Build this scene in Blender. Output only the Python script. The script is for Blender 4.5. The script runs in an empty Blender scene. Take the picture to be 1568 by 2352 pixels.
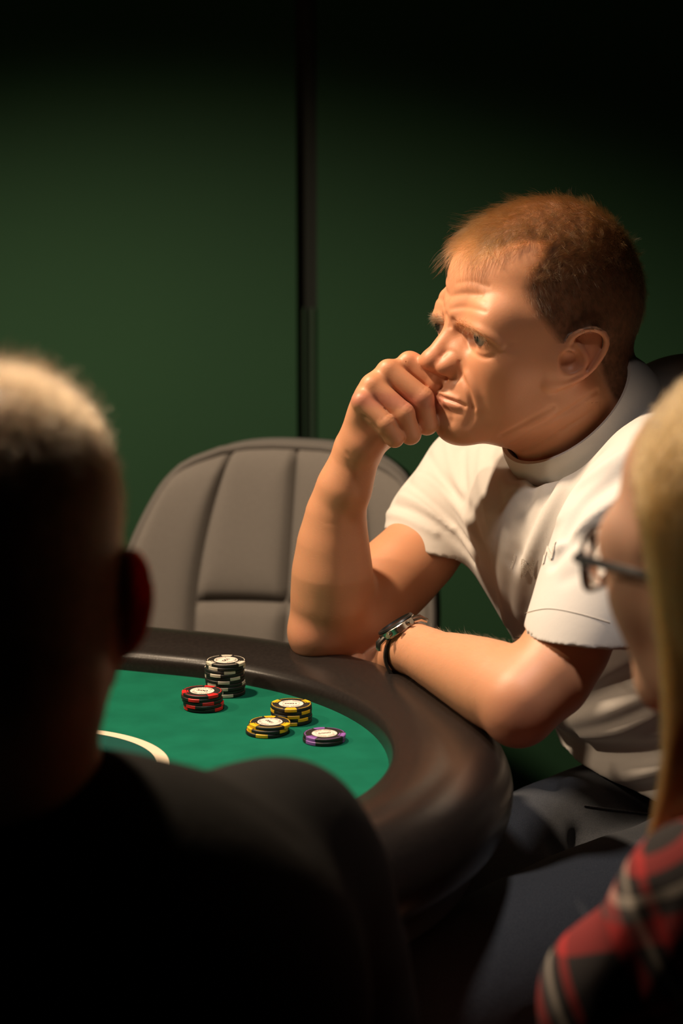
import bpy, bmesh, math, random
import numpy as np
from mathutils import Vector, Matrix, Euler
from mathutils.bvhtree import BVHTree

Q = 1.0                     # mesh fineness factor (1 = final)
rng = np.random.default_rng(7)
random.seed(7)
SC = bpy.context.scene
COL = SC.collection

# ------------------------------------------------------------------ camera
CAM_H, PITCH, FPX = 1.43, math.radians(11.6), 5553.0
cd = bpy.data.cameras.new('camera')
cd.sensor_fit = 'VERTICAL'; cd.sensor_height = 36.0; cd.lens = 85.0
cd.clip_start = 0.05; cd.clip_end = 50
cam = bpy.data.objects.new('camera', cd); COL.objects.link(cam)
cam.location = (0, 0, CAM_H); cam.rotation_euler = (math.pi/2 - PITCH, 0, 0)
cd.dof.use_dof = True; cd.dof.focus_distance = 2.36; cd.dof.aperture_fstop = 4.0
cd.dof.aperture_blades = 9
SC.camera = cam

# ------------------------------------------------------------------ world, lamps, exposure
W = bpy.data.worlds.new('room_gloom'); SC.world = W; W.use_nodes = True
W.node_tree.nodes['Background'].inputs[0].default_value = (1.0, 0.72, 0.5, 1)
W.node_tree.nodes['Background'].inputs[1].default_value = 0.005

def spot(name, loc, target, power, angle, blend, radius, color):
    l = bpy.data.lights.new(name, 'SPOT'); l.energy = power; l.spot_size = math.radians(angle)
    l.spot_blend = blend; l.shadow_soft_size = radius; l.color = color
    o = bpy.data.objects.new(name, l); COL.objects.link(o); o.location = loc
    d = Vector(target) - Vector(loc); o.rotation_euler = d.to_track_quat('-Z', 'Y').to_euler()
    return o
WARM = (1.0, 0.76, 0.52)
spot('table_lamp_spot', (-0.52, 2.34, 2.02), (-0.42, 2.34, 0.76), 49, 125, 0.46, 0.045, WARM)
spot('second_table_lamp_spot', (-1.25, 2.15, 1.98), (-1.0, 2.15, 0.76), 24, 125, 0.46, 0.05, WARM)

spot('thigh_fill_spot', (.16, 1.72, 2.64), (.12, 1.98, .70), 36, 33, 0.85, 0.10, (1.0, .90, .82))  # added fill light, brightens the jeans and the near rail end
SC.view_settings.view_transform = 'Standard'
SC.view_settings.look = 'None'
SC.view_settings.gamma = 1.0
SC.view_settings.use_curve_mapping = False
SC.view_settings.exposure = 1.0

# ------------------------------------------------------------------ measuring helper: a pixel of the survey photo at a real depth -> world point
_fw = np.array([0, math.cos(PITCH), -math.sin(PITCH)]); _up = np.array([0, math.sin(PITCH), math.cos(PITCH)])
_C = np.array([0, 0, CAM_H])
def P(x, y, Y):
    d = _fw + (x-784)/FPX*np.array([1., 0, 0]) + (1176-y)/FPX*_up
    return _C + d*(Y/d[1])
def Pz(x, y, z):
    d = _fw + (x-784)/FPX*np.array([1., 0, 0]) + (1176-y)/FPX*_up
    return _C + d*((z-CAM_H)/d[2])
def unit(v):
    v = np.asarray(v, float); return v/np.linalg.norm(v)

# ------------------------------------------------------------------ materials
def mat(name, color, rough=0.6, metal=0.0, spec=0.5, sss=0.0, sss_r=(1, .3, .15), sss_scale=0.004,
        noise=None, bump=None, attr=None, sheen=0.0, coat=0.0, trans=0.0):
    m = bpy.data.materials.new(name); m.use_nodes = True
    nt = m.node_tree; b = nt.nodes['Principled BSDF']
    b.inputs['Base Color'].default_value = (*color, 1); b.inputs['Roughness'].default_value = rough
    b.inputs['Metallic'].default_value = metal; b.inputs['Specular IOR Level'].default_value = spec
    b.inputs['Coat Weight'].default_value = coat
    b.inputs['Sheen Weight'].default_value = sheen
    b.inputs['Transmission Weight'].default_value = trans
    if sss > 0:
        b.inputs['Subsurface Weight'].default_value = sss
        b.inputs['Subsurface Radius'].default_value = sss_r
        b.inputs['Subsurface Scale'].default_value = sss_scale
    tc = nt.nodes.new('ShaderNodeTexCoord')
    src = None
    if attr:
        a = nt.nodes.new('ShaderNodeAttribute'); a.attribute_name = attr; src = a.outputs['Color']
    if noise:
        sc, amt, c2 = noise
        n = nt.nodes.new('ShaderNodeTexNoise'); n.inputs['Scale'].default_value = sc; n.inputs['Detail'].default_value = 5
        nt.links.new(tc.outputs['Object'], n.inputs['Vector'])
        mr = nt.nodes.new('ShaderNodeMapRange'); mr.inputs[1].default_value = .35; mr.inputs[2].default_value = .65
        mr.inputs[3].default_value = 0; mr.inputs[4].default_value = amt
        nt.links.new(n.outputs['Fac'], mr.inputs[0])
        mx = nt.nodes.new('ShaderNodeMix'); mx.data_type = 'RGBA'
        nt.links.new(mr.outputs[0], mx.inputs[0])
        if src: nt.links.new(src, mx.inputs[6])
        else: mx.inputs[6].default_value = (*color, 1)
        mx.inputs[7].default_value = (*c2, 1); src = mx.outputs[2]
    if src: nt.links.new(src, b.inputs['Base Color'])
    prev = None
    for (sc, st, dist) in (bump or []):
        n = nt.nodes.new('ShaderNodeTexNoise'); n.inputs['Scale'].default_value = sc; n.inputs['Detail'].default_value = 4
        nt.links.new(tc.outputs['Object'], n.inputs['Vector'])
        bp = nt.nodes.new('ShaderNodeBump'); bp.inputs['Strength'].default_value = st; bp.inputs['Distance'].default_value = dist
        nt.links.new(n.outputs['Fac'], bp.inputs['Height'])
        if prev: nt.links.new(prev, bp.inputs['Normal'])
        prev = bp.outputs['Normal']
    if prev: nt.links.new(prev, b.inputs['Normal'])
    return m

M = {}
M['wall'] = mat('wall_green_paint', (.0165, .062, .027), .75, spec=.3, noise=(2.2, .35, (.013, .050, .025)), bump=[(90, .08, .002)])
M['gap'] = mat('black_green_trim', (.003, .007, .005), .6)
M['conduit'] = mat('dark_green_trim', (.010, .032, .016), .55)
M['floor'] = mat('dark_carpet', (.010, .012, .012), .9, noise=(30, .6, (.006, .007, .007)))
M['ceiling'] = mat('ceiling_black', (.006, .006, .006), .9)
M['felt'] = mat('green_felt', (.006, .128, .074), .95, spec=.08, noise=(26, .7, (.004, .098, .056)), bump=[(1400, .35, .001), (30, .15, .003)])
M['felt_dark'] = mat('dark_green_felt', (.010, .065, .052), .95, spec=.08, noise=(22, .5, (.008, .055, .043)), bump=[(1400, .35, .001)])
M['line'] = mat('cream_line', (.68, .56, .40), .8, noise=(40, .4, (.60, .50, .36)))
M['vinyl'] = mat('black_vinyl', (.014, .011, .010), .27, spec=.5, noise=(300, .5, (.022, .017, .015)), bump=[(700, .12, .0006), (40, .06, .002)])
M['apron'] = mat('black_apron', (.010, .008, .007), .6)
M['grey'] = mat('grey_upholstery', (.165, .15, .138), .9, noise=(350, .5, (.135, .122, .112)), bump=[(1500, .3, .0006)], sheen=.1)
M['grey_dark'] = mat('grey_piping', (.125, .115, .108), .8, bump=[(1500, .3, .0006)])
M['steel'] = mat('grey_metal_tube', (.30, .28, .26), .35, metal=.8)
M['shirt'] = mat('white_cotton', (.665, .625, .585), .9, spec=.2, noise=(600, .3, (.63, .59, .55)), bump=[(1800, .25, .0005), (70, .12, .002)], sheen=.2)
M['stitch'] = mat('white_stitching', (.88, .84, .78), .8, noise=(1300, .75, (.50, .43, .36)), bump=[(1500, .9, .001)])
M['seam'] = mat('shirt_thread', (.66, .61, .56), .9)
M['denim'] = mat('dark_denim', (.032, .037, .048), .9, noise=(900, .8, (.060, .064, .074)), bump=[(2200, .4, .0007), (45, .3, .004)])
M['denim_edge'] = mat('worn_denim_edge', (.085, .088, .10), .9, noise=(500, .8, (.03, .032, .04)))
M['skin'] = mat('skin_main', (.6, .3, .2), .44, spec=.5, sss=.25, sss_r=(1, .32, .16), sss_scale=.006, attr='tint',
                noise=(160, .22, (.62, .28, .17)), bump=[(2600, .22, .0005), (600, .10, .0008)])
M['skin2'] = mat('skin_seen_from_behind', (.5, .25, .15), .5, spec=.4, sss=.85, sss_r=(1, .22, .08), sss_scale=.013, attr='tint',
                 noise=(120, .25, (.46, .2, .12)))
M['skin3'] = mat('skin_woman', (.6, .33, .22), .5, spec=.4, sss=.25, sss_scale=.006, attr='tint')
M['eye'] = mat('eye_white', (.62, .55, .50), .15, attr='tint')
M['nail'] = mat('fingernail', (.70, .42, .33), .3)
M['black_tee'] = mat('black_cotton', (.006, .0055, .005), .9, spec=.2, noise=(600, .4, (.010, .009, .008)), bump=[(60, .2, .003)])
M['chip'] = mat('chip_black', (.012, .009, .008), .5, bump=[(1500, .15, .0003)])
M['chip_label'] = mat('chip_label_cream', (.80, .68, .58), .5)
M['chip_ink'] = mat('chip_ink', (.012, .010, .010), .6)
M['spot_white'] = mat('chip_cream', (.66, .58, .46), .55)
M['spot_red'] = mat('chip_red', (.72, .012, .012), .5)
M['spot_yellow'] = mat('chip_yellow', (.80, .46, .004), .5)
M['spot_purple'] = mat('chip_purple', (.27, .10, .40), .5)
M['watch'] = mat('watch_steel', (.55, .50, .44), .22, metal=1.0)
M['watch_dark'] = mat('watch_black', (.012, .011, .010), .35)
M['watch_dial'] = mat('watch_dial', (.01, .01, .012), .2, coat=.6)
M['leather'] = mat('watch_strap_dark', (.016, .013, .010), .5, bump=[(900, .3, .0006)])
M['glasses'] = mat('black_eyeglass_frame', (.008, .009, .014), .3)
M['lens'] = mat('lens_glass', (1, 1, 1), .02, trans=1.0)

def hair_mat(name, c, rough=.32, rnd=.35):
    m = bpy.data.materials.new(name); m.use_nodes = True; nt = m.node_tree
    nt.nodes.clear(); o = nt.nodes.new('ShaderNodeOutputMaterial')
    h = nt.nodes.new('ShaderNodeBsdfHairPrincipled'); h.parametrization = 'COLOR'
    h.inputs['Color'].default_value = (*c, 1); h.inputs['Roughness'].default_value = rough
    h.inputs['Random Roughness'].default_value = .2
    hi = nt.nodes.new('ShaderNodeHairInfo'); mr = nt.nodes.new('ShaderNodeMapRange')
    mr.inputs[3].default_value = 1-rnd; mr.inputs[4].default_value = 1+rnd
    nt.links.new(hi.outputs['Random'], mr.inputs[0])
    vm = nt.nodes.new('ShaderNodeVectorMath'); vm.operation = 'SCALE'; vm.inputs[0].default_value = c
    nt.links.new(mr.outputs[0], vm.inputs['Scale']); nt.links.new(vm.outputs[0], h.inputs['Color'])
    nt.links.new(h.outputs[0], o.inputs[0]); return m
M['hair'] = hair_mat('hair_copper_brown', (.20, .088, .026))
M['hair_side'] = hair_mat('hair_light_brown', (.115, .062, .025))
M['brow'] = hair_mat('hair_brow', (.20, .10, .045))
M['arm_hair'] = hair_mat('hair_arm', (.62, .40, .20))
M['hair2'] = hair_mat('hair_dark_blond', (.16, .095, .045))
M['hair3'] = hair_mat('hair_blond', (.34, .175, .058))

# ------------------------------------------------------------------ object helpers
def link(o, parent=None, inv=True):
    COL.objects.link(o)
    if parent:
        bpy.context.view_layer.update()
        o.parent = parent
        if inv: o.matrix_parent_inverse = parent_matrix(parent).inverted()
    return o
def parent_matrix(p):
    mw = Matrix.LocRotScale(p.location, p.rotation_euler, p.scale)
    if p.parent: mw = parent_matrix(p.parent) @ p.matrix_parent_inverse @ mw
    return mw
def empty(name, loc, label, cat, group=None):
    o = bpy.data.objects.new(name, None); o.empty_display_size = .05; o.location = loc
    COL.objects.link(o); tag(o, label, cat, group); return o
def tag(o, label=None, cat=None, group=None, kind=None):
    if label: o['label'] = label
    if cat: o['category'] = cat
    if group: o['group'] = group
    if kind: o['kind'] = kind
    return o
def mesh_from(name, V, F, material, parent=None, smooth=True):
    """V (n,3) array, F list of faces or (m,4)/(m,3) array"""
    me = bpy.data.meshes.new(name)
    if isinstance(F, np.ndarray):
        n, k = F.shape; ex = getattr(mesh_from, 'extra', [])
        me.vertices.add(len(V)); me.vertices.foreach_set('co', np.asarray(V, np.float32).ravel())
        me.loops.add(n*k+3*len(ex)); me.loops.foreach_set('vertex_index', np.concatenate([F.astype(np.int32).ravel(), np.array(ex, np.int32).ravel()]))
        me.polygons.add(n+len(ex)); me.polygons.foreach_set('loop_start', np.concatenate([np.arange(0, n*k, k), n*k+3*np.arange(len(ex))]).astype(np.int32))
        me.update(calc_edges=True); mesh_from.extra = []
    else:
        me.from_pydata([tuple(v) for v in V], [], F); me.update()
    if smooth: me.polygons.foreach_set('use_smooth', np.ones(len(me.polygons), bool))
    me.materials.append(material)
    o = bpy.data.objects.new(name, me); link(o, parent); return o
class MB:
    def __init__(s): s.V = []; s.F = []
    def add(s, V, F):
        n = len(s.V); s.V += [tuple(v) for v in V]; s.F += [tuple(i+n for i in f) for f in F]; return s
    def box(s, c, h, R=None):
        vs = [np.array([x, y, z])*h for x in (-1, 1) for y in (-1, 1) for z in (-1, 1)]
        if R is not None: vs = [R @ v for v in vs]
        return s.add([v+np.array(c) for v in vs], [(0, 1, 3, 2), (4, 6, 7, 5), (0, 4, 5, 1), (2, 3, 7, 6), (0, 2, 6, 4), (1, 5, 7, 3)])
    def tube(s, pts, r, n=10, closed=False):
        pts = [np.array(p, float) for p in pts]; rs = r if hasattr(r, '__len__') else [r]*len(pts)
        m = len(pts); V = []; prev = None
        for i in range(m):
            t = unit(pts[(i+1) % m]-pts[i-1]) if closed else unit(pts[min(i+1, m-1)]-pts[max(i-1, 0)])
            a = prev if prev is not None else (np.array([0, 0, 1.]) if abs(t[2]) < .9 else np.array([1., 0, 0]))
            u = unit(a - t*np.dot(a, t)); w = np.cross(t, u); prev = u
            for k in range(n):
                g = 2*math.pi*k/n; V.append(pts[i]+rs[i]*(math.cos(g)*u+math.sin(g)*w))
        F = []
        for i in range(m if closed else m-1):
            j = (i+1) % m
            for k in range(n): F.append((i*n+k, i*n+(k+1) % n, j*n+(k+1) % n, j*n+k))
        if not closed: F += [tuple(range(n-1, -1, -1)), tuple(range((m-1)*n, m*n))]
        return s.add(V, F)
    def lathe(s, prof, n=32, M4=None, a0=0, a1=2*math.pi):
        full = abs(a1-a0-2*math.pi) < 1e-6; V = []; F = []; c = n if full else n+1
        for i in range(c):
            g = a0+(a1-a0)*i/n
            for r, z in prof: V.append(np.array([r*math.cos(g), r*math.sin(g), z]))
        k = len(prof)
        for i in range(n):
            j = (i+1) % c
            for q in range(k-1): F.append((i*k+q, j*k+q, j*k+q+1, i*k+q+1))
        if M4 is not None: V = [np.array(M4 @ Vector(v)) for v in V]
        return s.add(V, F)
    def build(s, name, material, parent=None, smooth=True):
        o = mesh_from(name, s.V, s.F, material, parent, smooth)
        if smooth:
            try: o.data.set_sharp_from_angle(angle=math.radians(40))
            except Exception: pass
        return o
def smooth_curve(pts, n, closed=False):
    """Catmull-Rom resample"""
    p = np.array(pts, float); m = len(p); out = []
    segs = m if closed else m-1
    for s in range(segs):
        g = lambda i: p[i % m] if closed else p[min(max(i, 0), m-1)]
        p0, p1, p2, p3 = g(s-1), g(s), g(s+1), g(s+2)
        for t in np.linspace(0, 1, n, endpoint=False):
            out.append(.5*((2*p1)+(-p0+p2)*t+(2*p0-5*p1+4*p2-p3)*t*t+(-p0+3*p1-3*p2+p3)*t**3))
    if not closed: out.append(p[-1])
    return np.array(out)

# ------------------------------------------------------------------ sculpting: smooth distance field -> one continuous mesh
class Field:
    def __init__(s): s.ops = []; s.fr = (np.zeros(3), np.eye(3))
    def frame(s, o=None, R=None): s.fr = (np.zeros(3) if o is None else np.array(o, float), np.eye(3) if R is None else np.array(R, float))
    def w(s, p): return s.fr[0] + s.fr[1] @ np.array(p, float)
    def _put(s, kind, mode, k, lo, hi, prm):
        mg = k if kind not in ('bump', 'grv') else 0
        s.ops.append((kind, mode, np.float32(k), np.array(lo)-mg, np.array(hi)+mg, prm)); return s
    def cone(s, a, b, ra, rb, k=.01, mode='u'):
        a, b = s.w(a), s.w(b); rr = np.array([max(ra, rb)]*3)
        return s._put('cone', mode, k, np.minimum(a, b)-rr, np.maximum(a, b)+rr, (a.astype(np.float32), (b-a).astype(np.float32), ra, rb))
    def chain(s, pts, k=.01, mode='u', n=5):
        A = np.array([np.concatenate([s.w(p), [r]]) for p, r in pts])
        if len(A) > 2:
            A = smooth_curve(A, 8); L = np.concatenate([[0], np.cumsum(np.linalg.norm(np.diff(A[:, :3], axis=0), axis=1))])
            m = max(3, int(L[-1]/(A[:, 3].mean()*.8))+1); m = min(m, 26)
            A = np.stack([np.interp(np.linspace(0, L[-1], m), L, A[:, i]) for i in range(4)], 1)
        A = A.astype(np.float32); rr = A[:, 3:]; b = float(A[:, 3].mean())*.16
        return s._put('chain', mode, k, (A[:, :3]-rr).min(0)-b, (A[:, :3]+rr).max(0)+b, (A, b))
    def ell(s, c, r, k=.01, mode='u', R=None):
        c = s.w(c); Rw = s.fr[1] @ (np.eye(3) if R is None else np.array(R, float)); rr = np.abs(Rw) @ np.array(r)
        return s._put('ell', mode, k, c-rr, c+rr, (c.astype(np.float32), Rw.astype(np.float32), np.array(r, np.float32)))
    def group(s, child, k=.01):
        U = [o for o in child.ops if o[1] == 'u']
        s.ops.append(('group', 'u', np.float32(k), np.min([o[3] for o in U], 0)-k, np.max([o[4] for o in U], 0)+k, child)); return s
    def cut(s, c, n, lo, hi, k=.001):       # remove the side the normal n points to, inside the world box lo..hi
        s.ops.append(('cut', 'cut', np.float32(k), np.array(lo), np.array(hi), (np.array(c, np.float32), unit(n).astype(np.float32)))); return s
    def bump(s, c, r, amp, R=None):         # raise (amp>0) or press in (amp<0) around c
        c = s.w(c); r = np.array(r if hasattr(r, '__len__') else [r]*3, float); Rw = s.fr[1] @ (np.eye(3) if R is None else np.array(R, float))
        rr = np.abs(Rw) @ (r*2.3)
        return s._put('bump', 'a', 0, c-rr, c+rr, (c.astype(np.float32), Rw.astype(np.float32), r.astype(np.float32), amp))
    def grv(s, pts, r, amp):                # ridge (amp>0) or groove (amp<0) along a polyline
        for a, b in zip(pts[:-1], pts[1:]):
            pass
        W_ = np.array([s.w(p) for p in pts]); 
        s._put('grv', 'a', 0, W_.min(0)-2.3*r, W_.max(0)+2.3*r, (W_.astype(np.float32), r, amp)); return s
    def prim(s, op, X):
        kind, prm = op[0], op[5]
        if kind == 'group': return prm.eval(X)
        if kind == 'cone':
            a, ab, ra, rb = prm; v = X-a; t = np.clip((v @ ab)/max(float(ab @ ab), 1e-9), 0, 1)
            v -= t[:, None]*ab; return np.sqrt(np.einsum('ij,ij->i', v, v))-(ra+(rb-ra)*t)
        if kind == 'chain':
            A, b = prm; ds = []
            for p, q in zip(A[:-1], A[1:]):
                ab = q[:3]-p[:3]; v = X-p[:3]; t = np.clip((v @ ab)/max(float(ab @ ab), 1e-12), 0, 1); v -= t[:, None]*ab
                ds.append(np.sqrt(np.einsum('ij,ij->i', v, v))-(p[3]+(q[3]-p[3])*t))
            if len(ds) == 1: return ds[0]
            m = ds[0]
            for e in ds[1:]: m = np.minimum(m, e)
            acc = np.zeros_like(m)
            for e in ds: acc += np.exp(np.maximum((m-e)/b, -20))
            return m-b*(np.log(acc)-.9)
        if kind == 'ell':
            c, R, r = prm; v = (X-c) @ R; v /= r; k0 = np.sqrt(np.einsum('ij,ij->i', v, v)); v /= r
            k1 = np.sqrt(np.einsum('ij,ij->i', v, v)); return k0*(k0-1)/np.maximum(k1, 1e-6)
        if kind == 'cut':
            c, n = prm; return (X-c) @ n
        if kind == 'bump':
            c, R, r, amp = prm; v = (X-c) @ R; v /= r
            return -amp*np.maximum(np.exp(-np.einsum('ij,ij->i', v, v))-.0051, 0)
        if kind == 'grv':
            W_, r, amp = prm; d2 = None
            for a, b in zip(W_[:-1], W_[1:]):
                ab = b-a; v = X-a; t = np.clip((v @ ab)/max(float(ab @ ab), 1e-12), 0, 1); v -= t[:, None]*ab
                q = np.einsum('ij,ij->i', v, v); d2 = q if d2 is None else np.minimum(d2, q)
            return -amp*np.maximum(np.exp(-d2/(r*r))-.0051, 0)
    def eval(s, X, idx=None):
        d = np.full(len(X), .5, np.float32)
        for i in (range(len(s.ops)) if idx is None else idx):
            op = s.ops[i]; v = s.prim(op, X).astype(np.float32); k = op[2]
            if op[1] == 'u':
                h = np.maximum(k-np.abs(d-v), 0)/k; d = np.minimum(d, v)-h*h*k*.25
            elif op[1] == 's':
                h = np.maximum(k-np.abs(d+v), 0)/k; d = np.maximum(d, -v)+h*h*k*.25
            elif op[1] == 'cut':
                inb = ((X > op[3]) & (X < op[4])).all(1); d = np.where(inb, np.maximum(d, v), d)
            else: d = d+v
        return d
    def mesh(s, h, B=14):
        h = h/Q
        lo = np.min([o[3] for o in s.ops if o[1] == 'u'], 0)-3*h; hi = np.max([o[4] for o in s.ops if o[1] == 'u'], 0)+3*h
        nb = np.ceil((hi-lo)/(B*h)).astype(int); OL = np.array([o[3] for o in s.ops]); OH = np.array([o[4] for o in s.ops])
        sub = []
        G = np.stack(np.meshgrid(*[np.arange(n) for n in nb], indexing='ij'), -1).reshape(-1, 3)
        keys = []; vpos = []; quads = []
        N1 = B+2                                        # corners -1..B
        off = np.stack(np.meshgrid(*[np.arange(-1, B+1)]*3, indexing='ij'), -1).reshape(-1, 3)
        BIG = 1 << 20
        # coarse pass
        ctr = lo+(G+.5)*B*h; half = B*h*.5
        act = np.abs(s.eval(ctr.astype(np.float32))) < half*1.733*1.7+.004
        for g in G[act]:
            blo = lo+(g*B-1)*h; bhi = blo+(B+1)*h
            idx = np.nonzero(((OL-h*2 < bhi) & (OH+h*2 > blo)).all(1))[0]
            if len(idx) == 0: continue
            X = (lo+(g*B+off)*h).astype(np.float32)
            D = s.eval(X, idx).reshape(N1, N1, N1)
            ins = D < 0
            if ins.all() or not ins.any(): continue
            # vertices of cells (-1..B-1)
            c = B+1
            acc = np.zeros((c, c, c, 3), np.float32); cnt = np.zeros((c, c, c), np.float32)
            ii = np.arange(c, dtype=np.float32)
            for ax in range(3):
                for o1 in (0, 1):
                    for o2 in (0, 1):
                        sl0 = [None]*3; sl1 = [None]*3; oth = [a for a in range(3) if a != ax]
                        sl0[ax] = slice(0, c); sl1[ax] = slice(1, c+1)
                        for a, o_ in zip(oth, (o1, o2)): sl0[a] = sl1[a] = slice(o_, o_+c)
                        d0 = D[tuple(sl0)]; d1 = D[tuple(sl1)]; cr = (d0 < 0) != (d1 < 0)
                        t = np.where(cr, d0/np.where(cr, d0-d1, 1), 0)
                        acc[..., ax] += np.where(cr, t, 0)
                        for a, o_ in zip(oth, (o1, o2)): acc[..., a] += np.where(cr, o_, 0)
                        cnt += cr
            has = cnt > 0; ci = np.argwhere(has)
            if len(ci) == 0: continue
            pos = acc[has]/cnt[has][:, None]
            gi = ci+g*B-1+2
            keys.append((gi[:, 0]*BIG+gi[:, 1])*BIG+gi[:, 2]); vpos.append(lo+(gi-2+pos)*h)
            for ax in range(3):
                a1, a2 = (ax+1) % 3, (ax+2) % 3
                sl0 = [slice(1, B+1)]*3; sl1 = [slice(1, B+1)]*3; 
                sl0[ax] = slice(1, B+1); sl1[ax] = slice(2, B+2)
                d0 = D[tuple(sl0)] < 0; d1 = D[tuple(sl1)] < 0
                for flip, sel in ((0, d0 & ~d1), (1, ~d0 & d1)):
                    e = np.argwhere(sel)
                    if len(e) == 0: continue
                    e = e+g*B+2
                    qs = []
                    for da, db in ((-1, -1), (0, -1), (0, 0), (-1, 0)):
                        q = e.copy(); q[:, a1] += da; q[:, a2] += db; qs.append((q[:, 0]*BIG+q[:, 1])*BIG+q[:, 2])
                    if flip: qs = qs[::-1]
                    quads.append(np.stack(qs, 1))
        K = np.concatenate(keys); Vp = np.concatenate(vpos); uk, fi = np.unique(K, return_index=True)
        Fq = np.concatenate(quads); ix = np.searchsorted(uk, Fq); ix = np.clip(ix, 0, len(uk)-1)
        ok = (uk[ix] == Fq).all(1); Vv, Ff = Vp[fi], ix[ok]
        E = np.concatenate([Ff[:, [0, 1]], Ff[:, [1, 2]], Ff[:, [2, 3]], Ff[:, [3, 0]]])
        kd = E[:, 0].astype(np.int64)*len(Vv)+E[:, 1]; kr = E[:, 1].astype(np.int64)*len(Vv)+E[:, 0]
        bd = E[~np.isin(kr, kd)]                       # directed edges with no partner
        nxt = {}
        for a, b in bd: nxt.setdefault(int(b), []).append(int(a))
        add = []
        while nxt:
            st = next(iter(nxt)); loop = [st]; cur = st
            while cur in nxt and len(loop) < 60:
                n_ = nxt[cur].pop()
                if not nxt[cur]: del nxt[cur]
                if n_ == st: break
                loop.append(n_); cur = n_
            for i in range(1, len(loop)-1): add.append((loop[0], loop[i], loop[i+1], loop[i+1]))
        mesh_from.extra = [(a, b, c) for a, b, c, _ in add if len({a, b, c}) == 3]
        return Vv, Ff
    def grad(s, X, e=.0006):
        X = X.astype(np.float32); g = []
        for a in range(3):
            d = np.zeros(3, np.float32); d[a] = e; g.append(s.eval(X+d)-s.eval(X-d))
        g = np.stack(g, 1); return g/np.maximum(np.linalg.norm(g, axis=1), 1e-9)[:, None]
def set_tint(o, C, name='tint'):
    a = o.data.color_attributes.new(name, 'FLOAT_COLOR', 'POINT')
    a.data.foreach_set('color', np.concatenate([C, np.ones((len(C), 1))], 1).astype(np.float32).ravel())
def vnormals(o):
    n = np.zeros(len(o.data.vertices)*3, np.float32); o.data.vertices.foreach_get('normal', n); return n.reshape(-1, 3)
def strands(name, curves, radius, material, parent=None, tip=.25):
    """curves: (n,k,3) array -> hair curves object"""
    curves = np.asarray(curves, np.float32); n, k, _ = curves.shape
    hc = bpy.data.hair_curves.new(name); hc.add_curves([k]*n)
    hc.attributes['position'].data.foreach_set('vector', curves.reshape(-1))
    at = hc.attributes.get('radius') or hc.attributes.new('radius', 'FLOAT', 'POINT')
    rad = (radius if hasattr(radius, '__len__') else np.full(n, radius))[:, None]*np.linspace(1, tip, k)[None, :]
    at.data.foreach_set('value', rad.astype(np.float32).ravel())
    hc.materials.append(material)
    o = bpy.data.objects.new(name, hc); link(o, parent); return o
def text_mesh(txt, size):
    c = bpy.data.curves.new('t', 'FONT'); c.body = txt; c.size = size; c.align_x = 'CENTER'; c.align_y = 'CENTER'
    c.resolution_u = 3; c.offset = size*.022
    o = bpy.data.objects.new('t', c); COL.objects.link(o); bpy.context.view_layer.update()
    me = o.evaluated_get(bpy.context.evaluated_depsgraph_get()).to_mesh()
    V = np.array([v.co[:] for v in me.vertices]); F = [tuple(p.vertices) for p in me.polygons]
    o.to_mesh_clear(); bpy.data.objects.remove(o); bpy.data.curves.remove(c)
    return V, F

#@@STRUCTURE
# ------------------------------------------------------------------ room
WY = 3.55
def slab(name, lo, hi, m, kind='structure'):
    b = MB(); lo = np.array(lo, float); hi = np.array(hi, float); b.box((lo+hi)/2, (hi-lo)/2)
    o = b.build(name, M[m], None, False); tag(o, kind=kind); return o
gx0, gx1 = P(681, 700, WY)[0], P(728, 700, WY)[0]
slab('wall_back', (-2.6, WY, 0), (gx0, WY+.08, 2.7), 'wall')
slab('wall_back_panel', (gx1, WY, 0), (2.6, WY+.08, 2.7), 'wall')
slab('trim_1', (gx0-.01, WY+.03, 0), (gx1+.01, WY+.09, 2.7), 'gap')
zt = P(700, 712, WY)[2]
b = MB(); w = gx1-gx0
for cx, rr in ((gx0+w*.30, w*.20), (gx0+w*.78, w*.17)):
    b.tube([(cx, WY+.028, .0), (cx, WY+.028, zt-.006), (cx, WY+.028, zt)], [rr, rr, rr*.8], 16)
tag(b.build('trim_2', M['conduit']), kind='structure')
slab('wall_left', (-2.68, -1.2, 0), (-2.6, WY+.08, 2.7), 'wall')
slab('wall_right', (2.6, -1.2, 0), (2.68, WY+.08, 2.7), 'wall')
slab('wall_front', (-2.68, -1.28, 0), (2.68, -1.2, 2.7), 'wall')
slab('floor', (-2.68, -1.28, -.1), (2.68, WY+.08, 0), 'floor')
slab('ceiling', (-2.68, -1.28, 2.7), (2.68, WY+.08, 2.8), 'ceiling')

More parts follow.
